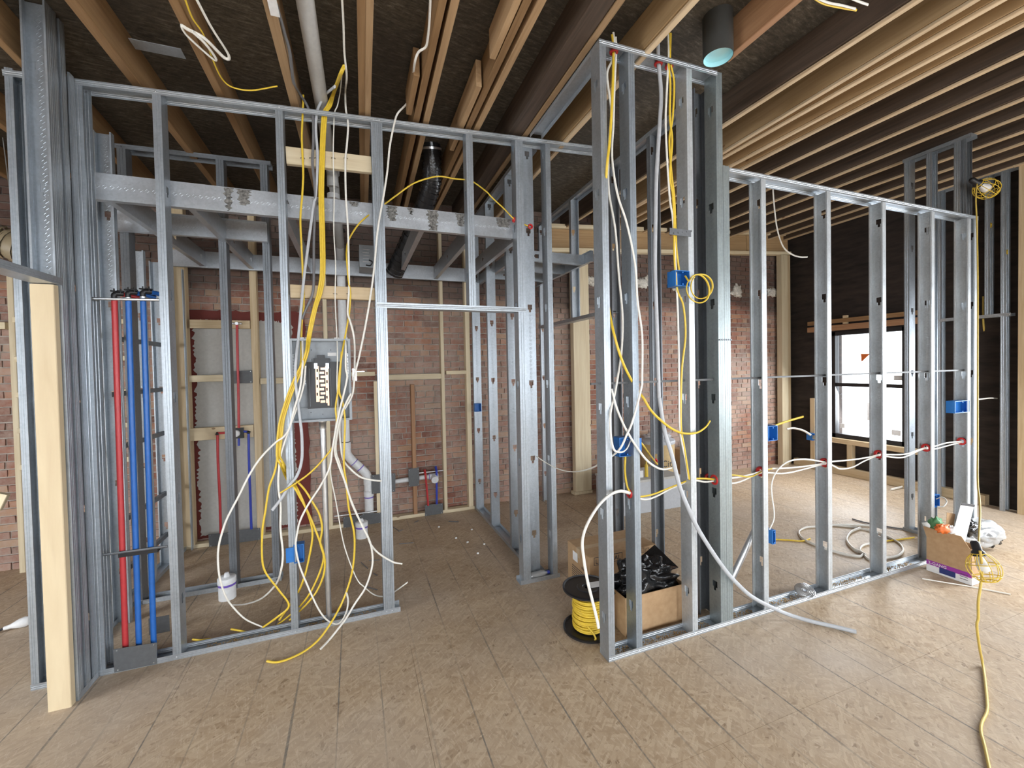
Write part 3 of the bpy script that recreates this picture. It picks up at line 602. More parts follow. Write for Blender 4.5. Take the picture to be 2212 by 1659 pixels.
# framing round the window
WN = thing('window_framing', 'pine rough framing around the black window', 'lumber', (6.78, 3.8, 0))
lumber('header', (6.80, 3.0, 2.20), (6.80, 4.62, 2.20), ZA, WN, 'redwood', .08, .08); lumber('header_cap', (6.80, 3.0, 2.30), (6.80, 4.62, 2.30), ZA, WN, 'old' if 'old' in M else 'joist', .06, .07)
lumber('cripple', (6.79, 4.08, 2.245), (6.79, 4.08, 2.37), YA_, WN, 'pine', .06, .04)
lumber('sill', (6.80, 3.0, .505), (6.80, 4.62, .505), ZA, WN, 'pine', .07, .09); lumber('bottom_plate', (6.80, 2.6, .06), (6.80, 4.85, .06), ZA, WN, 'pine', .115, .09)
for y, z1 in ((4.02, .47), (3.32, .47), (4.55, 1.12), (2.72, 1.0)): lumber('cripple', (6.80, y, .12), (6.80, y, z1), YA_, WN, 'pine', .07, .08)
# left room: framing on the far brick
LF = thing('wood_ladder_frame', 'wooden frame with cross pieces seen through the studs at far left', 'lumber', (-2.2, 4.95, 0))
lumber('upright', (-2.215, 4.95, .001), (-2.215, 4.95, 2.62), XA, LF, 'spruce', .04, .089); lumber('upright', (-2.75, 4.95, .001), (-2.75, 4.95, 2.62), XA, LF, 'spruce', .04, .089)
for z in (2.20, 1.86, 1.55, 1.24, .92): lumber('cross_piece', (-2.74, 4.93, z), (-1.95, 4.93, z), ZA, LF, 'spruce', .045, .06)
lumber('head_board', (-3.6, 4.95, 2.15), (-2.8, 4.95, 2.15), ZA, LF, 'spruce', .06, .06)
tag(lumber('wood_upright', (-3.26, 4.98, .001), (-3.26, 4.98, 1.0), XA, None, 'pine', .11, .04), 'short pine upright against dark brick at the left edge', 'lumber')
# blocking in the panel wall
for lab, pa, pb, mt in (('pale wooden block with cable staples above the breaker panel, near the ceiling', (611, 336), (804, 358), 'spruce'), ('wooden block with cable staples just above the breaker panel', (620, 629), (812, 636), 'pine')):
    a, e = at(*pa, Y=3.085), at(*pb, Y=3.085)
    bl = tag(lumber('wood_block', (-.375, 3.085, a.z), (.148, 3.085, e.z), ZA, None, mt, .11 if mt == 'spruce' else .085, .038), lab, 'lumber')
    for px in ((654, 673, 684, 694, 720, 747) if mt == 'spruce' else (654, 692, 724, 753)):
        p = at(px, pa[1]+6, Y=3.06); o = MB().tube([(p.x-.012, 3.066, p.z), (p.x-.012, 3.054, p.z), (p.x+.012, 3.054, p.z), (p.x+.012, 3.066, p.z)], .0015, 5).build('staple', M['black']); o.parent = bl; o.matrix_parent_inverse = bl.matrix_basis.inverted()
# ================================================================== ELECTRICAL PANEL
def pz(x, y, Y): return at(600+x/7.9, 720+y/7.9, Y=Y)        # pixel of the panel close-up
EP = thing('breaker_panel', 'open grey breaker panel box with copper bus bars between two studs', 'breaker panel', (-.2, 3.03, 1.37))
X0, X1, Z0, Z1, PY0, PY1 = -.380, -.020, 1.372, 1.915, 3.022, 3.118
b = MB(); t = .003
b.box((X0, PY1-t, Z0), (X1, PY1, Z1)); b.box((X0, PY0, Z0), (X0+t, PY1-t, Z1)); b.box((X1-t, PY0, Z0), (X1, PY1-t, Z1)); b.box((X0+t, PY0, Z1-t), (X1-t, PY1-t, Z1)); b.box((X0+t, PY0, Z0), (X1-t, PY1-t, Z0+t))
b.build('box', M['grey_box'], EP)
b = MB(); b.box((X0, PY0-.002, Z1-.014), (X1, PY0, Z1)); b.box((X0, PY0-.002, Z0), (X1, PY0, Z0+.014)); b.box((X1-.016, PY0-.002, Z0+.014), (X1, PY0, Z1-.014)); b.box((X0, PY0-.002, Z0+.014), (X0+.012, PY0, Z1-.014)); b.build('rim', M['grey_box'], EP)
def pbox(name, xa, ya, xb, yb, Y, d, mat, par=None):
    a, e = pz(xa, ya, Y), pz(xb, yb, Y); o = MB().box((a.x, Y, e.z), (e.x, Y+d, a.z)).build(name, M[mat]); at_parent(o, EP)
    if par is not None: o.parent = par; o.matrix_parent_inverse = Matrix.Translation(-V3(EP.location))
    return o
base = pbox('bus_base', 490, 490, 1085, 1262, 3.085, .028, 'black')
pbox('main_lug', 615, 425, 885, 545, 3.078, .03, 'black'); pbox('lug_cap', 670, 370, 800, 425, 3.08, .02, 'black')
for xa, xb in ((640, 715), (808, 882)): pbox('bus_bar', xa, 560, xb, 1170 if xa < 700 else 1232, 3.077, .008, 'copper')
for k in range(9):
    y = 585+k*70; pbox('bus_finger', 712 if k % 2 else 730, y, 790 if k % 2 else 812, y+38, 3.074, .011, 'copper')
for xa, ys in ((660, (610, 745, 880, 1015)), (825, (660, 800, 930, 1065, 1190))):
    for y in ys: pbox('slot', xa, y, xa+28, y+48, 3.0758, .002, 'black')
for xa in (618, 815): pbox('lug_terminal', xa, 512, xa+58, 600, 3.073, .01, 'zinc')
for xa, ya, yb in ((250, 360, 740), (448, 565, 880), (1182, 345, 765)):
    nb = pbox('neutral_bar', xa, ya, xa+30, yb, 3.075, .02, 'zinc')
    for k in range(int((yb-ya)/26)): pbox('terminal_gap', xa-6, ya+14+k*26, xa+36, ya+22+k*26, 3.073, .004, 'black')
for xa in (575, 625): pass
for xa in (540, 900): pbox('breaker_rail', xa, 600, xa+16, 1250, 3.08, .006, 'grey_box')
pbox('lower_cover', 370, 1275, 1100, 1480, 3.10, .012, 'grey_box'); pbox('rating_label', 850, 330, 1000, 385, 3.113, .002, 'paper')
for x, y in ((575, 285), (905, 285), (568, 1350), (770, 1380)): p = pz(x, y, 3.0985 if y > 1000 else 3.112); MB().lathe([(.003, 0), (.003, .001)], 8, frame(p, (0, -1, 0))).build('screw_hole', M['black'], EP)
for x, y in ((410, 95), (520, 95), (1010, 95), (1150, 95)):
    p = pz(x, y, 3.06); MB().box((p.x-.016, 3.045, Z1), (p.x+.016, 3.075, Z1+.010)).build('cable_clamp', M['paper'], EP)
c0 = at(697, 917, Y=3.07); c1 = V3((c0.x+.004, 3.075, .004))
CT = thing('conduit', 'upright shiny steel conduit between the panel and the floor track', 'conduit', (c1.x, c1.y, 0))
MB().tube([c1, V3((c0.x, 3.07, 1.372))], .0175, 14).build('pipe', M['zinc'], CT); MB().lathe([(.0225, 0), (.0225, .045), (.025, .045), (.025, .055)], 14, frame((c0.x, 3.07, 1.315), ZA)).build('connector', M['zinc'], CT)
sw = thing('junction_box', 'small metal outlet box at the right edge of the breaker panel', 'outlet box', (.0, 3.05, 1.63))
a, e = at(761, 796, Y=3.05), at(771, 822, Y=3.05); MB().box((a.x, 3.05, e.z), (e.x, 3.09, a.z)).build('box', M['zinc'], sw); MB().box((e.x, 3.055, a.z-.025), (e.x+.05, 3.06, a.z-.018)).build('bracket', M['zinc'], sw)
# ================================================================== PIPES
PG = 'vertical supply pipes at left'
for nm, lab, t0, t1, mt, tail in (('supply_pipe', 'red supply pipe, leftmost of the three beside the tan board', (247, 648), (271, 1398), 'redpex', 'redpex'), ('supply_pipe', 'blue supply pipe directly beside the red one', (277, 645), (300, 1393), 'bluepex', 'bluepex'), ('supply_pipe', 'rightmost blue supply pipe, beside the dark stud', (309, 643), (332, 1388), 'bluepex', 'bluepex')):
    a, e = at(*t0, Y=3.075), at(*t1, Y=3.075); e.z = .02
    T = thing(nm, lab, 'pipe', (e.x, 3.075, 0), PG)
    MB().tube([e, a], .0145, 12).build('riser', M[mt], T)
    MB().tube([(a.x, a.y, a.z-.004), (a.x, a.y, a.z+.006)], .0155, 12).build('crimp_ring', M['zinc'], T)
    el = MB().tube(smooth_path([(a.x, a.y, a.z+.004), (a.x, a.y, a.z+.03), (a.x+.012, a.y+.008, a.z+.038), (a.x+.035, a.y+.02, a.z+.038)], 4), .0135, 10)
    for k in (0, .03): el.tube([(a.x+k-.012, a.y-.012, a.z+.05+k*.1), (a.x+k+.012, a.y+.01, a.z+.05)], .005, 6); el.tube([(a.x+k, a.y, a.z+.04), (a.x+k, a.y, a.z+.066)], .004, 6)
    el.build('elbow', M['black'], T)
    MB().tube([(a.x+.032, a.y+.018, a.z+.036), (a.x+.055, a.y+.05, a.z+.034), (a.x+.085, a.y+.11, a.z+.03)], .0135, 10).build('branch', M[tail], T)
for lab, pa, pb, zz in (('perforated steel strap holding the tops of the three pipes', (188, 645), (344, 648), 0), ('dark strap across the lower part of the three pipes', (222, 1199), (362, 1180), 1)):
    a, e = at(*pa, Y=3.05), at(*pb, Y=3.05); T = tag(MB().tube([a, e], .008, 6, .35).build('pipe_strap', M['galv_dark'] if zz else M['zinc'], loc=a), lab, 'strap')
    if zz:
        p, q = at(255, 1200, Y=3.055), at(340, 1186, Y=3.055); MB().box((p.x, 3.055, p.z-.014), (q.x, 3.10, p.z+.008)).build('clamp', M['black'], T)
# nail plates
def plate4(label, pts, Y, holes=True, t=.002, grp='grey nail plates'):
    P = [at(*p, Y=Y) for p in pts]; c = sum(P, V3())/4
    o = MB().hexa([(p.x, Y, p.z) for p in (P[3], P[2])]+[(p.x, Y+t, p.z) for p in (P[2], P[3])]+[(p.x, Y, p.z) for p in (P[0], P[1])]+[(p.x, Y+t, p.z) for p in (P[1], P[0])]).build('nail_plate', M['plate'], loc=c)
    tag(o, label, 'nail plate', grp)
    for i in range(4):
        q = P[i]+(c-P[i])*.16; s = MB().lathe([(.004, 0), (.003, .0015)], 6, frame((q.x, Y-.0002, q.z), (0, -1, 0))).build('nail', M['zinc']); at_parent(s, o)
    return o
plate4('large grey nail plate at the foot of the red and blue pipes', [(244, 1403), (339, 1388), (339, 1434), (247, 1453)], YF-.004)
plate4('grey nail plate on the floor plate under the red shower pipe', [(450, 1154), (496, 1150), (496, 1179), (452, 1182)], YW-.004)
plate4('grey nail plate on the floor plate under the blue shower pipe', [(512, 1146), (562, 1140), (563, 1166), (512, 1173)], YW-.004)
plate4('grey nail plate over the thin block behind the red shower riser', [(494, 802), (545, 800), (546, 827), (495, 829)], YW-.004)
plate4('upright grey nail plate on the pale stud behind the double stud', [(802, 1026), (854, 1022), (854, 1062), (803, 1067)], YW-.004)
plate4('upright grey nail plate on the reddish stud', [(882, 1013), (905, 1010), (906, 1049), (883, 1052)], YW-.004)
plate4('wide grey nail plate below the small red and blue pipes', [(918, 1091), (957, 1087), (957, 1109), (918, 1115)], YW-.004)
plate4('grey nail plate on the floor plate left of the white drain pipe', [(741, 1117), (782, 1113), (783, 1137), (742, 1142)], YW-.004)
plate4('grey nail plate on the floor plate in front of the white drain pipe', [(782, 1110), (823, 1107), (823, 1131), (783, 1135)], YW-.006)
a = at(330, 1368, Z=.01); tag(MB().box((a.x-.02, a.y, .002), (a.x+.09, a.y+.004, .11)).build('nail_plate', M['plate'], loc=a), 'grey nail plate on the back leg of the track behind the blue pipes', 'nail plate', 'grey nail plates')
# PVC vent / drain
def ring(T, p, ax, r, w, mat, name='collar'): return MB().tube([V3(p)-V3(ax)*w/2, V3(p)+V3(ax)*w/2], r, 16).build(name, M[mat], T)
YP = 4.94
VP = thing('vent_pipe', 'pale plastic vent pipe hanging between joists and dropping behind the panel', 'pipe', (-.15, 4.0, 3.5))
up = [atj(659, 0, .09), atj(694, 220, .09)]; d = (up[1]-up[0]).normalized(); u0 = up[0]-d*1.6; pe = at(716, 318, Y=4.15)
MB().tube([u0, up[0], up[1], V3((pe.x-.01, 4.10, up[1].z))], .044, 16).build('run', M['pvc_grey'], VP)
MB().tube(smooth_path([(pe.x-.01, 4.08, up[1].z), (pe.x, 4.17, up[1].z-.01), (pe.x, 4.22, up[1].z-.07), (pe.x, 4.23, up[1].z-.12)], 5), .05, 16).build('elbow', M['pvc_grey'], VP)
pm = at(721, 398, Y=4.23)
MB().tube([(pe.x, 4.23, up[1].z-.1), (pm.x, 4.23, pm.z)], .044, 16).build('drop', M['pvc_grey'], VP)
for k in (372, 425): p = at(720, k, Y=4.23); ring(VP, p, (0, 0, 1), .053, .045, 'pvc')
DP = thing('drain_pipe', 'white plastic drain pipe with purple primer rings offset beside the brick wall', 'pipe', (.12, YP, 0))
x1 = at(737, 600, Y=YP).x; x2 = at(797, 1075, Y=YP).x; zA = at(746, 968, Y=YP).z; zB = at(795, 1035, Y=YP).z
MB().tube([(pm.x, 4.25, pm.z+.02), (x1, YP-.03, 3.05)], .044, 16).build('upper_offset', M['pvc_grey'], DP)
MB().tube([(x1, YP, 3.1), (x1, YP, zA)], .043, 16).build('stack', M['pvc'], DP)
MB().tube(smooth_path([(x1, YP, zA+.02), (x1+.01, YP, zA-.06), (x1+.05, YP, zA-.13), (x2-.05, YP, zB+.10), (x2-.008, YP, zB+.03), (x2, YP, zB-.05)], 5), .046, 16).build('offset_elbow', M['pvc'], DP)
MB().tube([(x2, YP, zB), (x2, YP, .003)], .048, 16).build('lower_pipe', M['pvc'], DP)
dd = V3((x2-x1-.1, 0, zB+.10-zA+.13)).normalized(); ps = V3((x1+.05, YP, zA-.13)); pe2 = V3((x2-.05, YP, zB+.10))
ring(DP, (x1, YP, zA+.03), ZA, .051, .07, 'pvc'); ring(DP, (x1, YP, zA+.068), ZA, .0465, .008, 'black', 'black_ring'); ring(DP, ps.lerp(pe2, .25), dd, .0475, .008, 'purple', 'primer_ring'); ring(DP, ps.lerp(pe2, .75), dd, .0475, .010, 'purple', 'primer_ring'); ring(DP, (x2, YP, zB-.03), ZA, .053, .06, 'pvc'); ring(DP, (x2, YP, zB-.16), ZA, .054, .06, 'pvc'); ring(DP, (x2, YP, zB-.20), ZA, .0505, .012, 'purple', 'primer_ring')
ring(DP, (x1, YP, at(738, 498, Y=YP).z), ZA, .05, .03, 'duct', 'collar'); ring(DP, (x1, YP, at(738, 760, Y=YP).z), ZA, .0435, .004, 'ink', 'print_line')
HP = thing('branch_drain', 'white horizontal drain with capped tee by the small red and blue pipes', 'pipe', (.8, YP, .5))
a, e = at(812, 1044, Y=YP), at(930, 1029, Y=YP); MB().tube([(x2+.03, YP, a.z-.012), e], .027, 14).build('pipe', M['pvc'], HP)
tc = at(936, 1029, Y=YP-.02); ring(HP, tc, XA, .034, .11, 'pvc', 'tee'); cp = at(939, 1035, Y=4.85); MB().tube([tc, cp], .034, 14).build('stub', M['pvc'], HP); ring(HP, cp, (tc-cp).normalized(), .041, .05, 'pvc', 'cap'); ring(HP, tc-V3((.05, 0, 0)), XA, .0355, .006, 'purple', 'primer_ring')
def stick(name, label, cat, pts, r, mat, grp=None, Y=YW+.02, n=8, step=5):
    P = [at(*p, Y=Y) for p in pts]; return tag(MB().tube(smooth_path(P, step), r, n).build(name, M[mat], loc=P[-1]), label, cat, grp)
stick('support_rod', 'thin bright rod behind the small red and blue pipes', 'rod', [(904, 1022), (957, 1016)], .009, 'zinc'); stick('support_rod', 'thin bright rod low on the wall at the foot of the white drain', 'rod', [(722, 1115), (760, 1111), (815, 1104)], .009, 'zinc', Y=YW-.015)
def pexstub(label, top, bot, mat, back=.04):
    T = thing('stub_out', label, 'pipe', at(*bot, Y=YW+.03), 'sink stub-outs'); a, e = at(*top, Y=YW-.02), at(*bot, Y=YW-.01)
    MB().tube([e, a], .012, 10).build('riser', M[mat], T); MB().tube([a+V3((0, .0, -.01)), a+V3((0, .05, .03))], .014, 8).build('elbow', M[mat], T)
pexstub('short red pipe under the capped tee', (919, 1023), (925, 1092), 'redpex'); pexstub('short blue pipe beside the capped tee', (943, 1016), (943.5, 1089), 'bluepipe')
# shower rough-in
SH = thing('shower_valve', 'shower mixing valve with red and blue risers on the wooden frame', 'shower valve', at(514, 935, Y=YW))
Ys = YW-.02
def sp(x, y, Y=Ys): return at(x, y, Y=Y)
vb = MB(); a, e = sp(501, 925), sp(527, 946); vb.box((a.x, Ys-.012, e.z), (e.x, Ys+.012, a.z)); vb.build('valve_plate', M['black'], SH)
MB().lathe([(.034, 0), (.034, .02), (.028, .026)], 16, frame(sp(511, 936)+V3((0, -.012, 0)), (0, -1, 0))).build('valve_cap', M['paper'], SH)
for n_, pts, mt in (('shower_riser', [(512, 702), (513, 760), (515, 850), (516, 926)], 'redpex'), ('hot_riser', [(470, 937), (471, 1000), (475, 1080), (477, 1152)], 'redpex'), ('cold_riser', [(537, 936), (538, 1000), (541, 1080), (543, 1143)], 'bluepipe'), ('spout_stub', [(516, 946), (516, 963)], 'bluepipe'), ('hot_link', [(470, 936), (502, 934)], 'redpex'), ('cold_link', [(526, 932), (537, 933)], 'bluepipe')):
    MB().tube(smooth_path([sp(*p) for p in pts], 4), .0115 if n_ != 'spout_stub' else .010, 10).build(n_, M[mt], SH)
for px, py in ((470, 936), (537, 933)): MB().tube([sp(px-3, py), sp(px+3, py+2)], .016, 8).build('elbow', M['black'], SH)
p = sp(512, 699); MB().tube([p+V3((-.04, 0, 0)), p+V3((.04, 0, 0))], .010, 8).tube([p+V3((0, .02, 0)), p+V3((0, -.02, 0))], .015, 8).build('drop_ear_elbow', M['zinc'], SH)
# capped floor drains
def capdrain(label, px, py, h):
    p = at(px, py, Z=0); T = thing('capped_drain', label, 'drain', p, 'capped floor drains')
    MB().lathe([(.057, .001), (.057, h-.035)], 20, frame(p, ZA)).build('pipe', M['pvc'], T); MB().lathe([(.0585, h-.062), (.0585, h-.045)], 20, frame(p, ZA)).build('primer_ring', M['purple'], T)
    MB().lathe([(.061, h-.045), (.061, h-.006), (.056, h), (.022, h), (.02, h+.004), (.014, h+.03), (.010, h+.032)], 20, frame(p, ZA)).build('test_cap', M['pvc'], T)
capdrain('white capped drain with purple ring in front of the dark stud frame', 491.5, 1292, .165); capdrain('white capped drain with purple ring near the brick wall', 782, 1161, .165)
# ================================================================== DUCTS
DU = thing('metal_duct', 'round metal duct hanging between joists above the tall column, cyan inside', 'duct', (2.16, 2.02, 3.5))
p = at(1551, 125, Z=3.52); p = V3((p.x, p.y, 3.52))
MB().lathe([(.083, 0), (.083, .30)], 28, frame(p, ZA), False).lathe([(.081, 0), (.081, .30)], 28, frame(p, ZA), False).build('pipe', M['duct'], DU)
m, nt, b = nmat('duct_cyan'); b.inputs['Base Color'].default_value = (.50, .84, .90, 1); b.inputs['Roughness'].default_value = .3; b.inputs['Metallic'].default_value = .2; M['cyan'] = m
MB().lathe([(.080, .001), (.080, .03)], 28, frame(p, ZA), False).build('lining', M['cyan'], DU); MB().lathe([(.080, .03), (.08, .04)], 28, frame(p, ZA)).build('mouth_disc', M['cyan'], DU)  # pale cyan band and flat disc fill the lower end of the duct
FD = thing('flexible_duct', 'black wrapped flexible duct curving down through the dropped ceiling', 'duct', (.6, 4.2, 3.0))
FP = smooth_path([at(930, 305, Y=3.75), at(932, 345, Y=3.8), at(932, 395, Y=3.88), at(918, 440, Y=4.0), at(893, 500, Y=4.2), at(868, 555, Y=4.42), at(852, 590, Y=4.55)], 8)
b = MB(); n = 16; rr = []
ringpts = []
for i, q in enumerate(FP):
    ringpts.append(q)
for i in range(len(FP)-1):
    b.tube([FP[i], FP[i].lerp(FP[i+1], .5), FP[i+1]], .085+.006*(i % 2), n, cap=False)
b.build('sleeve', M['foil'], FD); MB().tube([FP[3], FP[4]], .094, 16).build('clamp_band', M['zinc'], FD); MB().tube([FP[0]+V3((-.01, -.05, .25)), FP[0], FP[2]], .072, 16).build('collar', M['duct'], FD)
FB = thing('exhaust_fan', 'metal exhaust fan housing with louvre slots set in the dropped ceiling', 'fan', (.25, 4.5, 2.75))
a, e = at(775, 512, Y=4.45), at(812, 580, Y=4.45); MB().box((a.x, 4.45, 2.73), (e.x+.06, 4.72, 2.95)).build('housing', M['grey_box'], FB)
for k in range(5): z = 2.90-k*.03; MB().box((a.x+.03, 4.443, z), (a.x+.10-.01*(k % 2), 4.45, z+.008)).build('louvre', M['zinc'], FB)
MB().tube(smooth_path([(a.x+.09, 4.44, 2.80), (a.x+.12, 4.42, 2.78), (a.x+.10, 4.43, 2.745), (a.x+.06, 4.44, 2.75)], 4), .006, 6).build('lead', M['black'], FB)
m = plain('brown_insulation', (.30, .24, .15), .45); M['insul'] = m
P = smooth_path([at(x, y, Y=4.3) for x, y in ((-90, 500), (0, 520), (28, 530), (110, 556), (204, 581), (222, 590))], 6); b = MB()
ID = thing('insulated_duct', 'brown wrapped flexible duct crossing the room at far left', 'duct', P[0])
for i in range(len(P)-1): b.tube([P[i], P[i].lerp(P[i+1], .5), P[i+1]], .11+.010*(i % 2), 14, cap=(i in (0, len(P)-2)))
b.build('sleeve', M['insul'], ID)
for k in (8, 20): MB().tube([P[k]+V3((0, 0, -.115)), V3((P[k].x, P[k].y+.115, P[k].z)), V3((P[k].x, P[k].y+.02, jz(P[k].x, 4.3)+.2))], .004, 5).build('hanger_wire', M['zinc'], ID)
# ================================================================== CABLES
def cpath(pts, Y):
    out = []
    for p in pts:
        if len(p) == 2: q = at(p[0], p[1], Y=Y)
        elif len(p) == 3: q = at(p[0], p[1], Y=p[2])
        elif p[2] == 'Z': q = at(p[0], p[1], Z=p[3])
        elif p[2] == 'J': q = atj(p[0], p[1], p[3])
        else: q = at(p[0], p[1], X=p[3])
        out.append(q)
    return out
GC = {'yellow': 'yellow cables', 'white': 'white cables', 'greyc': 'grey cables', 'flexc': 'flexible conduits', 'cord': 'cords'}
def cable(label, pts, Y=2.99, r=.0048, mat='white', flat=.6, name=None, step=6, bare=True, n=7):
    P = cpath(pts, Y); r *= 1.38
    for q in P: q.z = max(q.z, r+.001)
    P = smooth_path(P, step)
    for q in P: q.z = max(q.z, r+.001)
    o = MB().tube(P, r, n, flat).build(name or {'yellow': 'yellow_cable', 'white': 'white_cable', 'greyc': 'grey_cable', 'flexc': 'flexible_conduit', 'cord': 'power_cord'}[mat], M[mat], loc=P[-1])
    return tag(o, label, 'cable', GC[mat])
YC = 2.985
TOPY = [(745, 140, 'J', .03), (735, 162, 'J', 0), (720, 203, 3.06)]
cable('leftmost yellow cable above the panel, ending in a low loop left of the blue box', [(655, 205, 3.07), (654, 240, 3.06), (652, 300, 3.055), (655, 370, 3.05), (653, 420, 3.05), (649, 471, 3.05), (651, 526, 3.05), (654, 590, 3.055), (656, 660, 3.05), (652, 698, 3.05), (651, 735, 3.05), (651, 771, 3.0), (647, 796), (633, 834), (613, 891), (605, 949), (600, 981), (594, 1017), (581, 1055), (573, 1106), (567, 1144), (566, 1200), (573, 1235), (601, 1273), (624, 1308), (600, 1332, 3.0), (568, 1355, 3.06)], YC, mat='yellow')
for i, (dx, lab, tail) in enumerate(((0, 'yellow cable in the main bundle, ending behind the stud beside the panel', [(604, 949), (601, 982), (609, 997), (613, 1010), (622, 1030, 3.14), (640, 1052), (662, 1101), (675, 1150), (667, 1207), (652, 1262), (632, 1298, 3.14), (603, 1340, 3.14)]),
                                     (4, 'yellow cable in the main bundle, sweeping widest to the right below the panel', [(608, 949), (604, 982), (612, 1000, 3.0), (625, 1025, 3.14), (645, 1043), (662, 1063), (677, 1088), (690, 1111), (696, 1141), (692, 1172), (699, 1200), (695, 1224), (682, 1257), (664, 1290), (642, 1315, 3.1), (620, 1334, 3.12), (600, 1349, 3.16)]),
                                     (-4, 'yellow cable in the main bundle, curling down beside the conduit', [(600, 940), (598, 985), (606, 1004), (620, 1036, 3.14), (634, 1050), (648, 1074), (664, 1104), (682, 1146), (700, 1200), (700, 1237), (687, 1272), (667, 1300), (644, 1323, 3.1), (625, 1340, 3.12)]))):
    cable(lab, [(x+dx*.5, *r) for x, *r in TOPY]+[(711+dx, 228, 3.06), (702+dx, 245, 3.05), (698+dx, 290, 3.05), (696+dx, 340, 3.05), (694+dx, 420, 3.05), (696+dx, 500, 3.05), (697+dx, 585, 3.05), (691+dx, 630, 3.05), (682+dx*.8, 660, 3.04), (673+dx*.8, 698, 3.03), (667+dx*.7, 731, 3.02), (664+dx*.6, 755), (657+dx*.6, 780), (643+dx, 811), (629+dx, 844), (615+dx, 885), (608+dx, 912)]+tail, YC-.004*i, mat='yellow')
cable('long yellow cable arching over the doorway from the panel to the red bushing', [(605, 1065, 2.96), (642, 1042), (677, 1015), (713, 974), (725, 949), (728, 916), (725, 880), (730, 845), (734, 800), (740, 758), (745, 730, 3.03), (751, 698, 3.04), (755, 673, 3.05), (757, 635, 3.05), (753, 607, 3.05), (749, 560, 3.06), (749, 541, 3.08), (753, 519, 3.1), (768, 493, 3.11), (783, 476, 3.11), (804, 459, 3.13), (832, 440, 3.13), (859, 420, 3.1), (892, 397, 3.08), (925, 385, 3.07), (951, 381, 3.07), (981, 386, 3.08), (1011, 389, 3.09), (1024, 394, 3.08), (1052, 415, 3.06), (1061, 425, 3.06), (1090, 452, 3.06), (1113, 475, 3.06), (1140, 488, 3.08)], YC-.012, mat='yellow', r=.0042)
cable('yellow cable hanging right of the conduit and curving forward onto the floor', [(738, 760, 3.02), (735, 800), (733, 846), (739, 865), (745, 903), (744, 954), (743, 1005), (748, 1042), (753, 1095), (764, 1145), (766, 1181), (763, 1221), (756, 1254), (743, 1292, 2.96), (728, 1323, 2.92), (710, 1353, 2.88), (687, 1383, 2.84), (657, 1407, 'Z', .012), (621, 1425, 'Z', .006), (596, 1431, 'Z', .006), (576, 1428, 'Z', .008)], YC-.01, mat='yellow')
cable('white cable dropping from the joists to the small box right of the panel', [(738, -20, 'J', .05), (742, 51, 'J', .03), (744, 114, 'J', .02), (749, 165, 'J', 0), (746, 197, 3.05), (747, 235, 3.06), (752, 268, 3.05), (749, 316, 3.05), (746, 347, 3.05), (747, 420, 3.05), (751, 483, 3.05), (753, 546, 3.05), (754, 622, 3.05), (751, 673, 3.04), (756, 693, 3.03), (763, 719, 3.03), (766, 749, 3.04), (766, 797, 3.048)], YC)
cable('white cable running through the panel and out to the right under the double stud', [(740, 145, 'J', .02), (735, 197, 3.05), (729, 228, 3.06), (723, 243, 3.06), (721, 278, 3.05), (720, 342, 3.05), (722, 420, 3.05), (721, 496, 3.05), (725, 572, 3.05), (724, 648, 3.05), (728, 729, 3.04), (729, 771), (728, 830), (730, 885), (725, 922), (718, 967), (714, 1005), (715, 1030), (725, 1080), (733, 1125), (743, 1176), (758, 1221), (773, 1254), (786, 1267), (804, 1282, 3.06), (821, 1288, 3.14), (838, 1286, 3.15), (852, 1278, 3.08), (880, 1258, 3.02)], YC-.006)
cable('white cable making the lowest loop in front of the floor track', [(746, 734, 3.03), (747, 758), (747, 796), (750, 815), (742, 853), (734, 885), (726, 925), (718, 970), (712, 1010), (692, 1050), (667, 1088), (649, 1123), (642, 1151), (639, 1181), (647, 1221), (664, 1264), (685, 1310), (702, 1335), (720, 1347), (735, 1345), (748, 1323), (752, 1297), (748, 1279)], YC-.018)
cable('white cable swinging far left to the capped drain', [(653, 736, 3.03), (654, 781), (652, 808), (649, 834), (643, 859), (635, 885), (625, 925), (611, 945), (596, 955), (563, 989), (538, 1027), (515, 1073), (500, 1101), (486, 1131), (473, 1177), (471, 1215), (476, 1254), (488, 1289, 3.0), (504, 1312, 3.02), (531, 1338, 3.04), (568, 1355, 3.07)], YC-.01)
cable('white cable hanging behind the loop and drooping left toward the capped drain', [(660, 790), (656, 830), (645, 870), (632, 905), (618, 945), (606, 985), (601, 1042), (606, 1093), (606, 1144), (611, 1194), (607, 1232), (596, 1262, 3.1), (566, 1292, 3.2), (530, 1305, 3.3), (500, 1307, 3.4)], YC)
cable('long single white cable slanting across the double stud from the ceiling', [(930, -20, 'J', -.01), (928, 38, 'J', -.01), (924, 83, 'J', -.01), (919, 102, 'J', -.01), (903, 114, 'J', -.01), (895, 142, 'J', -.01), (891, 190, 2.98), (886, 213), (875, 228), (859, 245), (852, 266), (842, 316), (837, 367), (829, 420), (816, 496), (809, 572), (801, 635), (788, 711), (776, 769), (766, 812), (761, 853), (741, 890), (734, 916), (735, 954), (741, 992), (756, 1012), (778, 1030), (804, 1037), (824, 1039, 3.0)], YC)
cable('white cable running down right to a cut end beyond the double stud', [(758, 850), (742, 885), (730, 930), (725, 972), (733, 1000), (743, 1032), (753, 1068), (768, 1106), (791, 1150), (801, 1176), (819, 1196), (849, 1214), (869, 1218)], YC-.008)
cable('white cable curving past the conduit to a cut end on the floor', [(755, 855), (739, 890), (728, 935), (723, 975), (731, 1003), (745, 1040), (760, 1085), (782, 1135), (799, 1170), (805, 1206), (801, 1236), (788, 1272), (768, 1302, 2.95), (748, 1335, 2.93), (733, 1355, 2.9), (712, 1381, 2.86), (692, 1402, 'Z', .01)], YC-.014)
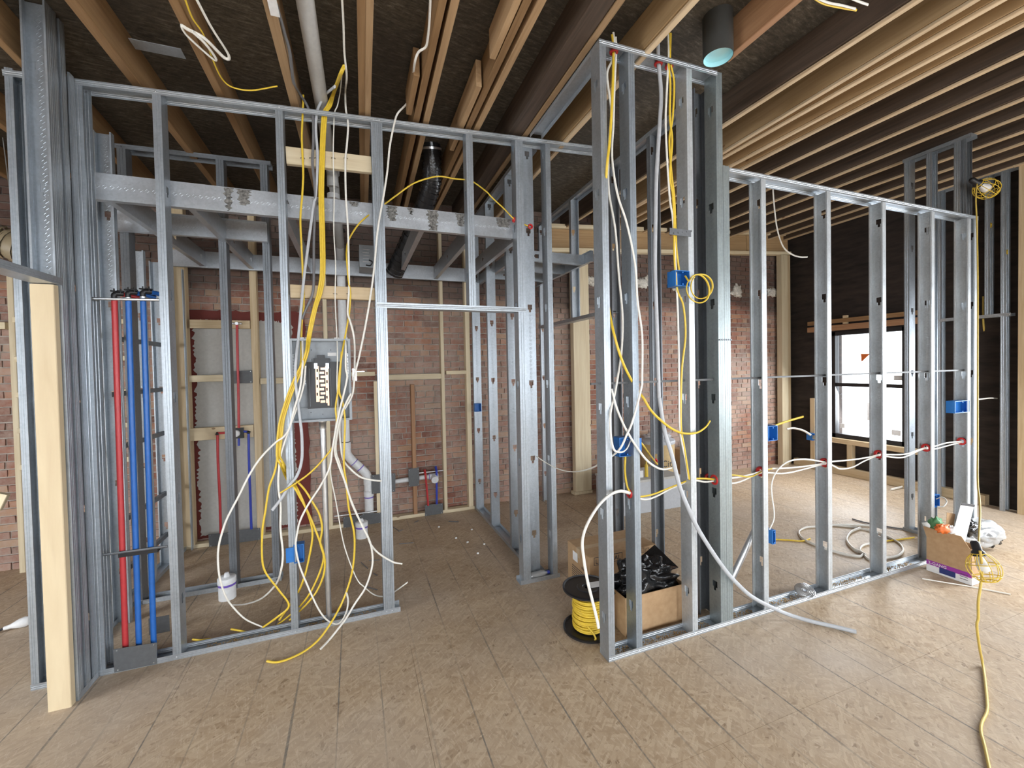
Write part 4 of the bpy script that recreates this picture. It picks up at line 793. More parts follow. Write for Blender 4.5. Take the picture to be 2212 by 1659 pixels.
cable('thick grey cable down the left side of the panel with a blunt end', [(723, 187, 'J', .02), (702, 205, 3.05), (691, 225, 3.06), (685, 242, 3.05), (682, 278, 3.05), (686, 342, 3.05), (682, 420, 3.05), (677, 445, 3.05), (667, 521, 3.05), (657, 597, 3.045), (652, 648, 3.04), (645, 726, 3.03), (640, 770), (638, 821), (644, 872), (648, 905), (652, 941), (652, 992), (642, 1027), (626, 1047), (609, 1075), (588, 1102)], YC-.004, .0075, 'greyc', .7)
cable('dark flexible conduit running down to the left of the yellow bundle', [(596, 8, 'J', .03), (614, 71, 'J', .02), (626, 114, 'J', .01), (634, 177, 'J', 0), (647, 202, 3.05), (660, 222, 3.06), (667, 236, 3.06), (676, 253, 3.05), (677, 304, 3.05), (675, 354, 3.05), (681, 420, 3.05), (678, 521, 3.06), (678, 597, 3.055), (675, 635, 3.05), (662, 665, 3.05), (652, 690, 3.05)], YC, .0062, 'flexc', 1)
cable('white cable loop hanging from the joists at upper left', [(420, -10, 'J', 0), (456, 58, 'J', -.01), (494, 119, 'J', -.02), (484, 124, 'J', -.02), (443, 84, 'J', -.02), (405, 63, 'J', -.02), (392, 56, 'J', -.02), (405, 78, 'J', -.025), (456, 124, 'J', -.03), (467, 127, 'J', -.03), (443, 94, 'J', -.03), (415, 68, 'J', -.03)], r=.006)
cable('yellow cable running along a joist at upper left', [(397, -10, 'J', -.005), (415, 38, 'J', -.005), (440, 76, 'J', -.005), (463, 137, 'J', -.005), (481, 172, 'J', -.01), (504, 189, 'J', -.02), (544, 195, 'J', -.02), (599, 186, 'J', -.01)], mat='yellow')
# column cables
YK = 2.085
cable('white cable in the column ending inside the blue double box', [(1325, 70, 2.1), (1328, 106, 2.09), (1324, 127), (1312, 155), (1314, 190), (1320, 240), (1316, 300), (1314, 360), (1316, 420), (1329, 496), (1337, 597), (1345, 686), (1342, 762), (1329, 845, 2.06), (1319, 890, 2.03), (1319, 936, 2.02), (1326, 971, 2.02), (1342, 977, 2.03), (1354, 969, 2.04), (1362, 952, 2.07)], YK)
cable('white cable looping left from the column to the door jamb', [(1330, 80, 2.1), (1331, 110, 2.09), (1327, 197), (1325, 270), (1322, 340, 2.06), (1334, 420, 2.03), (1354, 483, 2.02), (1372, 572, 2.02), (1377, 648, 2.02), (1387, 724, 2.02), (1387, 812, 2.02), (1385, 840, 2.02), (1367, 908, 2.02), (1354, 939, 2.02), (1337, 972, 2.04), (1304, 997, 2.15), (1273, 1013, 2.35), (1243, 1019, 2.6), (1215, 1016, 2.8), (1187, 1004, 2.95), (1159, 986, 3.08)], YK)
cable('white cable drooping across the column studs toward the fibre drum', [(1321, 840, 2.05), (1331, 878), (1344, 911), (1357, 936), (1372, 961), (1395, 992), (1415, 1008), (1433, 1014), (1451, 1011)], 2.03)
cable('yellow cable looping through the column to a bare upturned end', [(1322, 75, 2.1), (1325, 106, 2.09), (1323, 202), (1317, 304), (1311, 360), (1306, 460, 2.12), (1308, 580, 2.12), (1314, 658, 2.1), (1327, 724), (1347, 787), (1375, 840, 2.06), (1390, 860, 2.03), (1405, 885), (1425, 906), (1451, 926), (1476, 936), (1504, 935), (1524, 923), (1534, 909)], 2.02, mat='yellow', r=.0055)
cable('short yellow cable from the blue double box to the bushing in the dark stud', [(1362, 948, 2.09), (1375, 951), (1387, 959, 2.15), (1405, 984, 2.4), (1420, 1003, 2.7), (1417, 996, 2.76)], YK, mat='yellow')
cable('short yellow cable dropping from the blue double box to the red bushing below', [(1351, 984), (1350, 1017), (1354, 1047), (1360, 1063, 2.07)], YK, mat='yellow')
cable('thick white cable arching out of the column and hanging over the spool', [(1372, 1068, 2.10), (1360, 1065, 2.07), (1339, 1061, 2.02), (1316, 1070, 1.98), (1291, 1095, 1.96), (1268, 1134, 1.96), (1258, 1169, 1.97), (1261, 1207, 1.98), (1268, 1250, 1.99), (1275, 1280, 2.0), (1287, 1328, 2.0), (1293, 1356, 2.0)], YK, .0078, flat=.7)
cable('yellow cable strung low between the column bushings', [(1372, 1070), (1381, 1073), (1410, 1068), (1443, 1055), (1476, 1042), (1489, 1036), (1503, 1034), (1525, 1034), (1546, 1036)], YK, mat='yellow')
cable('white cable strung low between the column bushings', [(1372, 1074), (1381, 1077), (1397, 1079), (1418, 1072), (1445, 1058), (1476, 1044), (1489, 1040), (1503, 1038), (1525, 1041), (1546, 1038)], YK+.006)
cable('yellow cable on the right column stud feeding the upper blue box', [(1449, 72, 2.1), (1448, 132), (1456, 177), (1453, 253), (1446, 304), (1451, 380), (1456, 420), (1459, 483), (1461, 534), (1467, 584)], YK-.03, mat='yellow')
cable('yellow cable on the right column stud leaving the upper blue box downward', [(1447, 72, 2.1), (1444, 132), (1448, 180), (1447, 253), (1452, 304), (1447, 380), (1453, 420), (1456, 483), (1457, 560), (1463, 625), (1476, 660), (1481, 724), (1473, 800), (1471, 916), (1478, 966), (1486, 1017), (1489, 1036)], YK-.035, mat='yellow')
cable('white cable beside the yellow pair on the right column stud', [(1443, 74, 2.1), (1444, 127), (1440, 202), (1438, 278), (1446, 420), (1453, 470), (1458, 546), (1463, 648), (1466, 749), (1467, 840), (1469, 930), (1482, 1000), (1487, 1034)], YK-.032)
cable('thick pale grey cable slanting down through the column to an end on the floor', [(1421, 90, 2.12), (1422, 127), (1428, 202), (1425, 266), (1418, 380), (1416, 480), (1415, 572), (1418, 673), (1423, 840), (1425, 865), (1435, 928, 2.06), (1451, 982, 2.03), (1468, 1050, 2.01), (1486, 1096, 2.0), (1506, 1139, 2.0), (1532, 1182, 2.0), (1560, 1223, 2.0), (1584, 1252, 2.0), (1620, 1286, 2.0), (1661, 1309, 1.98), (1705, 1328, 'Z', .03), (1759, 1344, 'Z', .014), (1818, 1358, 'Z', .012), (1850, 1366, 'Z', .012)], YK, .0095, 'greyc', .65)
CO = [(1507+(24+6*math.sin(t*.47))*math.cos(t)+5*math.sin(t*.33), 623+(28+4*math.sin(t*.41+1))*math.sin(t)) for t in [k*.42 for k in range(-6, 26)]]
cable('coil of yellow cable hanging from the upper blue box', [(1480, 596, 2.02)]+[(x+.12*i, y-.1*i, 1.985+.001*i) for i, (x, y) in enumerate(CO)], 1.99, mat='yellow', r=.0045)
# low wall cables
cable('upper white cable threaded through the red bushings of the low wall', [(1546, 1036), (1600, 1030), (1645, 1018), (1662, 1013), (1715, 1010), (1763, 1004), (1783, 1000), (1799, 997), (1842, 993), (1880, 987), (1898, 982), (1915, 982), (1956, 981), (1989, 970), (2001, 967), (2019, 964), (2044, 957), (2078, 953)], 2.085)
cable('sagging white cable threaded through the red bushings of the low wall', [(1546, 1040), (1590, 1043), (1645, 1022), (1700, 1022), (1783, 1002), (1799, 1006), (1816, 1013), (1842, 1009), (1867, 996), (1898, 984), (1915, 986), (1951, 988), (1986, 973), (2001, 969), (2019, 970), (2050, 962), (2078, 955)], 2.09)
cable('white cable dropping from the low wall to the floor-level blue box', [(1783, 999), (1763, 995), (1733, 992), (1703, 997), (1680, 1015), (1668, 1040), (1667, 1066), (1672, 1104), (1671, 1124), (1662, 1144)], 2.07)
cable('yellowish cable between the column bushing and the low wall', [(1546, 1034), (1580, 1026), (1620, 1030), (1645, 1019), (1668, 1012)], 2.08, mat='yellow', r=.0035)
cable('yellow cable end sticking out of the blue box on the low wall', [(1665, 926, 2.1), (1680, 917), (1710, 907), (1735, 900)], 2.12, mat='yellow', r=.006)
cable('white cable stub at the blue box on the far wall', [(1752, 940, 'X', 6.68), (1735, 930, 'X', 6.6), (1715, 925, 'X', 6.5), (1700, 927, 'X', 6.4)], r=.012)
cable('white cable running into the far right stud wall', [(2096, 865, 2.2), (2120, 862, 2.4), (2140, 860, 2.5), (2158, 861, 2.55)], r=.006)
cable('white cable hanging in a curve near the back right ceiling', [(1669, 395, 3.4), (1672, 440), (1679, 495), (1692, 533), (1710, 549), (1728, 555), (1744, 555)], 3.4, r=.0065)
for lab, pts, mt, rr in (('white cable loop on the floor beyond the low wall, leftmost', [(1880, 1136), (1820, 1134), (1760, 1138), (1741, 1140), (1726, 1149), (1733, 1163), (1760, 1177), (1797, 1190), (1831, 1199), (1857, 1202), (1864, 1198)], 'white', .008),
                        ('white cable curl on the floor beyond the low wall, middle', [(1858, 1141), (1838, 1150), (1829, 1167), (1842, 1185), (1857, 1192), (1870, 1200)], 'white', .010), ('white cable loop on the floor beyond the low wall, rightmost', [(1800, 1135), (1850, 1140), (1900, 1152), (1914, 1158), (1940, 1172), (1951, 1188), (1940, 1201), (1914, 1206), (1880, 1209), (1867, 1200), (1858, 1188), (1864, 1179), (1880, 1174)], 'white', .008),
                        ('yellow cable stretch on the floor beyond the low wall', [(1668, 1165), (1705, 1167), (1732, 1169), (1750, 1164)], 'yellow', .006), ('yellow cable on the floor left of the print carton', [(1905, 1170), (1940, 1166), (1975, 1161)], 'yellow', .006), ('thin dark cable lying across the back room floor', [(1841, 1121), (1870, 1129), (1930, 1140), (1985, 1147)], 'flexc', .006), ('pair of white cable ends on the floor by the window wall', [(1924, 1058), (1945, 1053), (1975, 1045)], 'white', .012)):
    cable(lab, [(x, y, 'Z', rr+.002) for x, y in pts], r=rr, mat=mt)
cable('thin pale wire lying on the floor in front of the print carton', [(1992, 1250, 'Z', .008), (2040, 1258, 'Z', .008), (2100, 1268, 'Z', .006), (2183, 1284, 'Z', .006)], r=.004)
for i, (pts, mt) in enumerate((([(1757, -5), (1780, 8), (1815, 16), (1850, 22)], 'yellow'), ([(1762, -5), (1790, 6), (1820, 12), (1848, 19)], 'white'), ([(1835, -5), (1860, 5), (1875, 10)], 'white'))):
    cable(('yellow', 'lower white', 'upper white')[i]+' cable end at the joists along the top edge', [(x, y, 'J', -.01) for x, y in pts], mat=mt)
# ================================================================== BOXES AND BUSHINGS
def bluebox(label, lo, hi, bracket, grp='blue outlet boxes', tilt=None):
    """open-front plastic box; lo/hi world corners, bracket = side of the mounting flange"""
    c = ((lo[0]+hi[0])/2, lo[1], lo[2]); T = thing('outlet_box', label, 'outlet box', c, grp); t = .004; b = MB(); (x0, y0, z0), (x1, y1, z1) = lo, hi
    b.box((x0, y1-t, z0), (x1, y1, z1)); b.box((x0, y0, z0), (x0+t, y1-t, z1)); b.box((x1-t, y0, z0), (x1, y1-t, z1)); b.box((x0+t, y0, z0), (x1-t, y1-t, z0+t)); b.box((x0+t, y0, z1-t), (x1-t, y1-t, z1)); b.build('shell', M['blue'], T)
    if bracket:
        xa, xb = (x0-.045, x0) if bracket < 0 else (x1, x1+.045); br = MB().box((xa, y0-.003, z0+.012), (xb, y0, z1-.012)).build('bracket', M['blue'], T)
        for z in (z0+.025, z1-.025): s = MB().lathe([(.004, 0), (.003, .002)], 8, frame(((xa+xb)/2, y0-.003, z), (0, -1, 0))).build('screw', M['zinc']); s.parent = br; s.matrix_parent_inverse = Matrix.Translation(-V3(c))
    for z in (z0+.012, z1-.012): MB().lathe([(.005, 0), (.005, .004)], 8, frame(((x0+x1)/2, y0+.001, z), (0, -1, 0))).build('screw_boss', M['blue'], T)
    return T
def bb(label, pa, pb, Y, depth=.06, br=0): a, e = at(*pa, Y=Y), at(*pb, Y=Y); return bluebox(label, (a.x, Y, e.z), (e.x, Y+depth, a.z), br)
bb('blue outlet box on the stud below the breaker panel', (634, 1178), (657, 1214), YF-.008, .06, -1)
bb('small blue outlet box on a ribbed stud before the brick', (1026, 872), (1040, 889), 4.78, .06)
bb('blue double outlet box low on the column, with cables inside', (1338, 946), (1372, 984), YR+.03, .06, 1)
bb('blue outlet box high on the column beside the yellow coil', (1459, 583), (1490, 619), YR-.03, .07)
bb('blue outlet box near the left end of the low wall', (1659, 921), (1680, 951), YR+.004, .06)
a = at(1742, 935, X=6.70); bluebox('small blue outlet box on the far window wall', (6.70, a.y-.09, a.z-.11), (6.76, a.y, a.z), 0)
bb('blue outlet box near the top right end of the low wall', (2063, 867), (2095, 890), YR-.004, .06)
bb('blue outlet box low on the tall return above the print carton', (2016, 1071), (2030, 1094), 2.30, .06)
a, e = at(1657, 1142, Y=2.1), at(1664, 1170, Y=2.1); bluebox('blue outlet box near the floor seen edge on beside the low wall', (a.x, 2.06, e.z), (e.x, 2.12, a.z), 0)
cable('white cable ends curling out of the low blue box on the return', [(2022, 1078, 2.29), (2036, 1074, 2.25), (2045, 1083, 2.25), (2038, 1094, 2.25), (2025, 1094, 2.28)], 2.25, r=.004)
def bushing(label, p, n, r=.022, mat='red'):
    p = V3(p); o = MB().lathe([(r*.62, -.008), (r*.62, .004), (r, .004), (r, .010), (r*.8, .016), (r*.58, .014), (r*.55, -.008)], 18, frame(p, n), False).build('bushing', M[mat], loc=p)
    return tag(o, label, 'bushing', 'red cable bushings' if mat == 'red' else 'yellow cable bushings')
def bz(label, px, py, Y, n=(-1, 0, 0), r=.022, mat='red', dx=0): p = at(px, py, Y=Y); p.x += dx; return bushing(label, p, n, r, mat)
bz('red bushing in the dark left face of the door jamb', 1113, 475, 3.074, dx=-.004); bz('red bushing in the ribbed stud at the end of the yellow arch', 1145, 490, 3.115, (0, -1, 0))
for lab, px, py in (('red bushing at the top left of the column', 1326, 107), ('left of two red bushings at the top of the column', 1422, 127), ('right of two red bushings at the top of the column', 1445, 130)):
    p = at(px, py, Y=2.085); p.z = zK(p.x)-.004; bushing(lab, p, (0, 0, -1), .026)
bz('red bushing where the thick white cable leaves the column', 1362, 1066, 2.086, r=.027); bz('red bushing in the bright column stud', 1487, 1038, 2.086); bz('large red bushing in the grey double stud of the column', 1545, 1036, 2.086, r=.034); bz('small red bushing behind the grey double stud', 1527, 1029, 2.2, (0, -1, 0)); bz('red bushing in the dark stud behind the column', 1414, 996, 2.745, (0, -1, 0))
for lab, px, py in (('red bushing in the first stud of the low wall', 1644, 1018), ('red bushing in the second stud of the low wall', 1782, 999), ('red bushing in the third stud of the low wall', 1899, 981), ('red bushing in the fourth stud of the low wall', 2001, 967), ('red bushing in the last stud of the low wall', 2078, 953)): bz(lab, px, py, 2.086, r=.034)
bushing('upper yellow bushing in the far right studs', at(2137, 487, Y=2.575), (0, -1, 0), .03, 'yellow'); bushing('lower yellow bushing in the far right studs', at(2175, 545, Y=2.45), (0, -1, 0), .03, 'yellow')
for lab, pa, pb, Y in (('wavy cable clip on the right column stud', (1447, 505), (1493, 499), 2.03), ('short perforated strap on the grey double stud', (1556, 734), (1579, 734), 2.034)):
    a, e = at(*pa, Y=Y), at(*pb, Y=Y); b = MB()
    for k in range(6): p = a.lerp(e, k/5.); b.lathe([(.006, 0), (.006, .003)], 6, frame(p, (0, -1, 0)))
    b.box((a.x, Y, min(a.z, e.z)-.004), (e.x, Y+.002, max(a.z, e.z)+.004)); tag(b.build('cable_clip', M['galv_dark'], loc=a), lab, 'cable clip')
# ================================================================== THINGS ON THE FLOOR
# cable spool
sc_ = at(1271, 1357, Z=0); rS = abs(at(1332, 1357, Z=0).x-at(1211, 1357, Z=0).x)/2*.97; hS = at(1271, 1266, Y=sc_.y).z
SPL = thing('cable_spool', 'black plastic spool of yellow cable at the foot of the column', 'cable spool', (sc_.x, sc_.y, 0))
def spoke_flange(z, up):
    o = MB().lathe([(.02, z), (rS-.008, z), (rS, z+.004), (rS, z+.014), (rS-.010, z+.018), (rS-.014, z+.010), (.07, z+.010), (.065, z+.016), (.035, z+.016), (.03, z+.010), (.02, z+.010), (.02, z)], 48, frame(sc_, ZA), False, False).build('flange', M['black'], SPL)
    for k in range(12):
        a = k*math.pi/6; d = V3((math.cos(a), math.sin(a), 0)); s = MB().tube([sc_+d*.07+V3((0, 0, z+.013)), sc_+d*(rS-.012)+V3((0, 0, z+.013))], .0062, 5).build('rib', M['black']); s.parent = o; s.matrix_parent_inverse = Matrix.Translation(-V3(SPL.location))
    for rr in (.10, .135): s = MB().tube([sc_+V3((rr*math.cos(t*.2618), rr*math.sin(t*.2618), z+.013)) for t in range(24)], .0055, 5, close=True).build('ring_rib', M['black']); s.parent = o; s.matrix_parent_inverse = Matrix.Translation(-V3(SPL.location))
    return o
spoke_flange(.001, 1); tf = spoke_flange(hS-.016, 1)
MB().lathe([(rS*.5, .018), (rS*.5, hS-.016)], 28, frame(sc_, ZA), False).build('core', M['black'], SPL)
b = MB(); nt_ = 19
for k in range(nt_):
    z = .026+(hS-.05)*k/(nt_-1); rr = rS*.585+random.uniform(-.003, .004); tl = random.uniform(-.004, .004)
    b.tube([sc_+V3((rr*math.cos(t*.2618), rr*math.sin(t*.2618), z+tl*math.sin(t*.2618+k))) for t in range(24)], .0068, 6, 1, True)
b.build('cable_winding', M['yellow'], SPL)
p0 = sc_+V3((-.06, -rS*.56, .08)); MB().tube(smooth_path([p0, p0+V3((.02, -.03, -.03)), p0+V3((.03, -.045, -.055)), p0+V3((.025, -.045, -.068))], 5), .006, 7).build('loose_end', M['yellow'], SPL)
lb = MB().prism([(-.06, -.03), (.05, -.045), (.06, .02), (-.05, .035)], 0, .001, Matrix.Translation(sc_+V3((.07, .0, hS+.002)))).build('paper_label', M['paper'], SPL)
for k in range(5): s = MB().box((sc_.x+.025, sc_.y-.024+k*.010, hS+.003), (sc_.x+.11-.01*(k % 2), sc_.y-.021+k*.010, hS+.0035)).build('print_line', M['ink']); s.parent = lb; s.matrix_parent_inverse = Matrix.Translation(-V3(SPL.location))
# closed carton
CB = thing('cardboard_carton', 'closed cardboard carton with printed labels behind the cable spool', 'carton', (1.87, 2.87, 0))
x0, x1, y0, y1, zc_ = 1.575, 2.165, 2.66, 3.0, .30
MB().box((x0, y0, .001), (x1, y1, zc_-.004)).build('body', M['card'], CB)
for a, e, n_ in ((y0, (y0+y1)/2-.0015, 0), ((y0+y1)/2+.0015, y1, 1)): MB().box((x0, a, zc_-.0038), (x1, e, zc_)).build('top_flap', M['card'], CB)
tp = plain('packing_tape', (.46, .33, .20), .3); MB().box((x0-.001, (y0+y1)/2-.026, zc_+.0003), (x1, (y0+y1)/2+.026, zc_+.001)).build('packing_tape', tp, CB); MB().box((x0-.0012, (y0+y1)/2-.026, zc_-.07), (x0-.0004, (y0+y1)/2+.026, zc_)).build('packing_tape', tp, CB)
a, e = at(1284, 1206, Y=y0), at(1343, 1213, Y=y0)
MB().box((a.x-.004, y0-.0014, a.z-.055), (e.x+.004, y0-.0004, a.z+.004)).build('printed_panel', M['ink'], CB); MB().box((a.x, y0-.0022, a.z-.051), (e.x, y0-.0014, a.z)).build('panel_field', M['card'], CB)
text('print_letters', 'LE', .05, face_mat((a.x+.006, y0-.003, a.z-.044), XA, ZA), M['ink'], CB); text('print_letters', 'CIAL', .05, face_mat((e.x-.115, y0-.003, a.z-.044), XA, ZA), M['ink'], CB)
for px in (1388, 1398, 1408):
    q = at(px, 1189, Y=y0); MB().tube([q+V3((.013*c_, -.001, .018*s_)) for c_, s_ in ((-1, -1), (1, -1), (1, 1), (-1, 1))], .0015, 4, close=True).build('handling_icon', M['ink'], CB)
MB().box((x0-.0016, 2.84, .185), (x0-.0004, 2.915, .255)).build('shipping_label', M['paper'], CB)
text('print_letters', 'PACK', .026, face_mat((x0-.001, 2.78, .165), (0, -1, 0), ZA), M['ink'], CB)
for k in range(7): MB().box((x0-.0016, 2.76-.004*k, .135-.017*k), (x0-.0004, 2.93, .140-.017*k)).build('print_line', M['ink'], CB)
# open carton with bin bag
OB = thing('open_carton', 'open brown cardboard box lined with black plastic inside the column', 'carton', (1.78, 2.34, 0))
x0, x1, y0, y1, zt = 1.545, 2.02, 2.19, 2.46, .245
for n_, lo, hi in (('front_panel', (x0, y0, .002), (x1, y0+.005, zt)), ('back_panel', (x0, y1-.005, .002), (x1, y1, zt)), ('side_panel', (x0, y0+.005, .002), (x0+.005, y1-.005, zt)), ('side_panel', (x1-.005, y0+.005, .002), (x1, y1-.005, zt)), ('bottom_panel', (x0+.005, y0+.005, .002), (x1-.005, y1-.005, .007))): MB().box(lo, hi).build(n_, M['card'], OB)
def crumple(name, label, cat, c, rx, ry, rz, mat, seed, amp=.35, nn=40, zmin=None, freq=2.2, floor_z=None, parent=None):
    b = MB(); vs_, fs_ = [], []
    for i in range(nn+1):
        th = math.pi*i/nn
        for j in range(nn*2):
            ph = math.pi*j/nn; d = V3((math.sin(th)*math.cos(ph), math.sin(th)*math.sin(ph), math.cos(th)))
            q = d*freq+V3((seed*3.1, seed*1.7, 0)); k = 1+amp*(abs(noise.noise(q))*1.6-.35)+amp*.45*(abs(noise.noise(q*2.6))-.3)
            p = V3((d.x*rx*k, d.y*ry*k, d.z*rz*k))+V3(c)
            if floor_z is not None: p.z = max(p.z, floor_z+.004*abs(noise.noise(q*3)))
            vs_.append(p)
    m_ = nn*2
    for i in range(nn):
        for j in range(m_): fs_.append((i*m_+j, (i+1)*m_+j, (i+1)*m_+(j+1) % m_, i*m_+(j+1) % m_))
    b.add(vs_, fs_, True); o = b.build(name, M[mat], parent, loc=c if parent is None else None)
    return tag(o, label, cat) if label else o
crumple('bin_bag', 'crumpled shiny black bin bag bulging out of the open carton', 'plastic bag', (1.79, 2.325, .25), .215, .115, .14, 'bag', 2, .42, 44, freq=1.9)
p = [V3((1.80, 2.40, .36)), V3((2.0, 2.47, .40)), V3((2.06, 2.30, .30)), V3((1.85, 2.24, .33))]
MB().hexa([q+V3((0, 0, -.006)) for q in p]+p).build('bag_flap', M['bag'], bpy.data.objects['bin_bag'])
# leaning conduit, strap coil, bottle
a, e = at(1637, 1132, Y=2.19), at(1585, 1318, Z=.02); e.y = 2.24
tag(MB().tube([e, a], .021, 16).lathe([(.0235, -.03), (.0235, .004)], 16, frame(a, (a-e)), False).build('conduit_offcut', M['zinc'], loc=e), 'short steel conduit leaning against the first stud of the low wall', 'conduit')
cc = at(1731, 1277, Z=.03); fr_ = frame((cc.x, 2.085, .048), (-.25, -.35, 1), XA)
tag(MB().tube([fr_ @ V3(((.012+.0026*t*.26)*math.cos(t*.5), (.012+.0026*t*.26)*math.sin(t*.5), 0)) for t in range(78)], .0035, 5, 2.2).build('strap_coil', M['zinc'], loc=(cc.x, 2.085, .03)), 'coil of bright steel strapping lying in the floor track', 'strapping')
a, e = V3((1.262, 3.07, .032)), V3((1.44, 3.07, .038))
BT = thing('plastic_bottle', 'clear plastic bottle with blue cap lying in the track by the jamb', 'bottle', (1.35, 3.07, .004))
MB().lathe([(.004, 0), (.026, .004), (.0275, .02), (.0275, .115), (.022, .135), (.011, .150), (.011, .162)], 18, frame(a, e-a, ZA)).build('body', M['film'], BT); MB().lathe([(.0135, .158), (.0135, .178)], 14, frame(a, e-a, ZA)).build('cap', M['bluepipe'], BT)
# fibre drum and crates in the back room
dc = at(1428, 1064, Z=0)+V3((.12, .22, 0))
DR = thing('fibre_drum', 'tall tan fibre drum with grey lid in front of the brick wall', 'drum', dc)
hD = at(1428, 952, Y=dc.y-.15).z
MB().lathe([(.232, .003), (.235, .02), (.232, .05), (.232, hD-.05)], 32, frame(dc, ZA)).build('body', M['drum'], DR); MB().lathe([(.236, .0), (.236, .03)], 32, frame(dc, ZA)).build('base_hoop', M['duct'], DR)
MB().lathe([(.240, hD-.05), (.243, hD-.02), (.236, hD), (.1, hD+.012), (.01, hD+.012)], 32, frame(dc, ZA)).build('lid', M['greyc'], DR)
q = dc+V3((-.10, -.235, .34)); dv = V3((1, .35, 0)).normalized(); text('drum_lettering', 'Citi', .13, face_mat(q+V3((-.03, -.012, 0)), (1, -.12, 0), ZA), M['ink'], DR)
crumple('plastic_sheet', 'crumpled grey plastic sheet lying on top of the fibre drum', 'plastic sheet', dc+V3((.02, 0, hD+.045)), .19, .16, .04, 'film', 5, .4, 20, floor_z=hD+.014)
g0 = at(1381, 1112, Z=0); GB = thing('grey_crate', 'low grey box with junk on top beside the fibre drum', 'crate', (g0.x+.35, g0.y+.3, 0))
MB().box((g0.x-.25, g0.y+.02, .002), (g0.x+.62, g0.y+.5, .36)).build('body', M['greyc'], GB); MB().box((g0.x-.26, g0.y+.01, .36), (g0.x+.63, g0.y+.51, .385)).build('lid', M['greypaint'], GB)
tag(MB().box((g0.x-.02, g0.y+.1, .387), (g0.x+.14, g0.y+.2, .47)).build('white_carton', M['paper'], loc=(g0.x, g0.y+.15, .387)), 'small white carton on the low grey box', 'carton')
tag(MB().lathe([(.02, 0), (.02, .13), (.008, .15), (.008, .18)], 12, frame((g0.x+.20, g0.y+.12, .387), ZA)).build('glue_bottle', M['yellow'], loc=(g0.x+.20, g0.y+.12, .387)), 'small yellow bottle on the low grey box', 'bottle')
CB2 = thing('brown_carton', 'brown carton on the floor right of the fibre drum', 'carton', (dc.x+.75, dc.y, 0)); MB().box((dc.x+.42, dc.y-.2, .002), (dc.x+1.0, dc.y+.18, .48)).build('body', M['card'], CB2); MB().box((dc.x+.42, dc.y-.33, .472), (dc.x+1.0, dc.y-.2, .478)).build('flap', M['card'], CB2); crumple('white_rag', 'white rag on the brown carton beside the drum', 'rag', (dc.x+.7, dc.y-.05, .54), .10, .08, .06, 'paper', 8, .5, 16, floor_z=.481)
# printed carton with rubbish at the right end of the low wall
PC_ = thing('print_carton', 'open brown carton with purple and white print at the right end wall', 'carton', (4.36, 1.85, 0))
x0, x1, y0, y1 = 4.275, 4.42, 1.715, 1.98; zt = at(2000.5, 1159, X=x0).z; zp = at(2000, 1207, X=x0).z
for n_, lo, hi in (('face_panel', (x0, y0, .002), (x0+.004, y1, zt)), ('far_panel', (x1-.004, y0, .002), (x1, y1, zt)), ('side_panel', (x0+.004, y0, .002), (x1-.004, y0+.004, zt)), ('side_panel', (x0+.004, y1-.004, .002), (x1-.004, y1, zt)), ('bottom_panel', (x0+.004, y0+.004, .002), (x1-.004, y1-.004, .006))): MB().box(lo, hi).build(n_, M['card'], PC_)
MB().hexa([(x0, y0+.01, zt), (x0+.004, y0+.01, zt), (x0+.004, y1, zt), (x0, y1, zt), (x0-.02, y0+.05, zt+.085), (x0-.016, y0+.05, zt+.085), (x0-.016, y1+.012, zt+.085), (x0-.02, y1+.012, zt+.085)]).build('flap', M['card'], PC_)
MB().hexa([(x0+.004, y1, zt), (x1, y1, zt), (x1, y1+.004, zt), (x0+.004, y1+.004, zt), (x0+.004, y1+.03, zt+.10), (x1, y1+.05, zt+.08), (x1, y1+.054, zt+.08), (x0+.004, y1+.034, zt+.10)]).build('flap', M['greypaint'], PC_)
MB().box((x0-.0016, y0, .003), (x0-.0004, y1, zp*.62)).build('white_print', M['paper'], PC_); MB().box((x0-.0018, y0, zp*.62), (x0-.0004, y1, zp)).build('purple_band', M['purplep'], PC_); MB().box((x0, y0-.0016, .003), (x1, y0-.0004, zp*.62)).build('white_print', M['paper'], PC_)
MB().box((x0-.0028, y0+.09, .018), (x0-.0016, y0+.185, zp*.66)).build('blue_picture', M['navy'], PC_); text('print_letters', '2-GANG', .030, face_mat((x0-.0032, y1-.012, zp*.70), (0, -1, 0), ZA), M['paper'], PC_)
for k in range(3): MB().box((x0-.0026, y0+.02, .03+.018*k), (x0-.0018, y0+.065, .034+.018*k)).build('print_line', M['ink'], PC_)
def quadsheet(name, label, cat, pts, mat, t=.002):
    P = [V3(q) for q in pts]; nrm = (P[1]-P[0]).cross(P[2]-P[1]).normalized()*t; return tag(MB().hexa(P+[q+nrm for q in P]).build(name, M[mat], loc=P[0]), label, cat)
ps = [at(x, y, Y=1.86) for x, y in ((2054, 1166), (2084, 1172), (2104, 1090), (2076, 1086))]
sh = quadsheet('paper_sheet', 'white printed sheet sticking up from the print carton', 'paper', ps, 'paper'); hd_ = [ps[3].lerp(ps[0], .0), ps[2].lerp(ps[1], .0), ps[2].lerp(ps[1], .06), ps[3].lerp(ps[0], .06)]
s_ = MB().hexa([q+V3((0, -.006, 0)) for q in hd_]+[q+V3((0, -.004, 0)) for q in hd_]).build('header_bar', M['ink']); at_parent(s_, sh)
for k in range(9):
    u_, w_ = ps[3].lerp(ps[0], .10+.035*k), ps[2].lerp(ps[1], .10+.035*k); s_ = MB().tube([u_.lerp(w_, .12)+V3((0, -.005, 0)), u_.lerp(w_, .85-.1*(k % 3))+V3((0, -.005, 0))], .0012, 4).build('print_line', M['greyc']); at_parent(s_, sh)
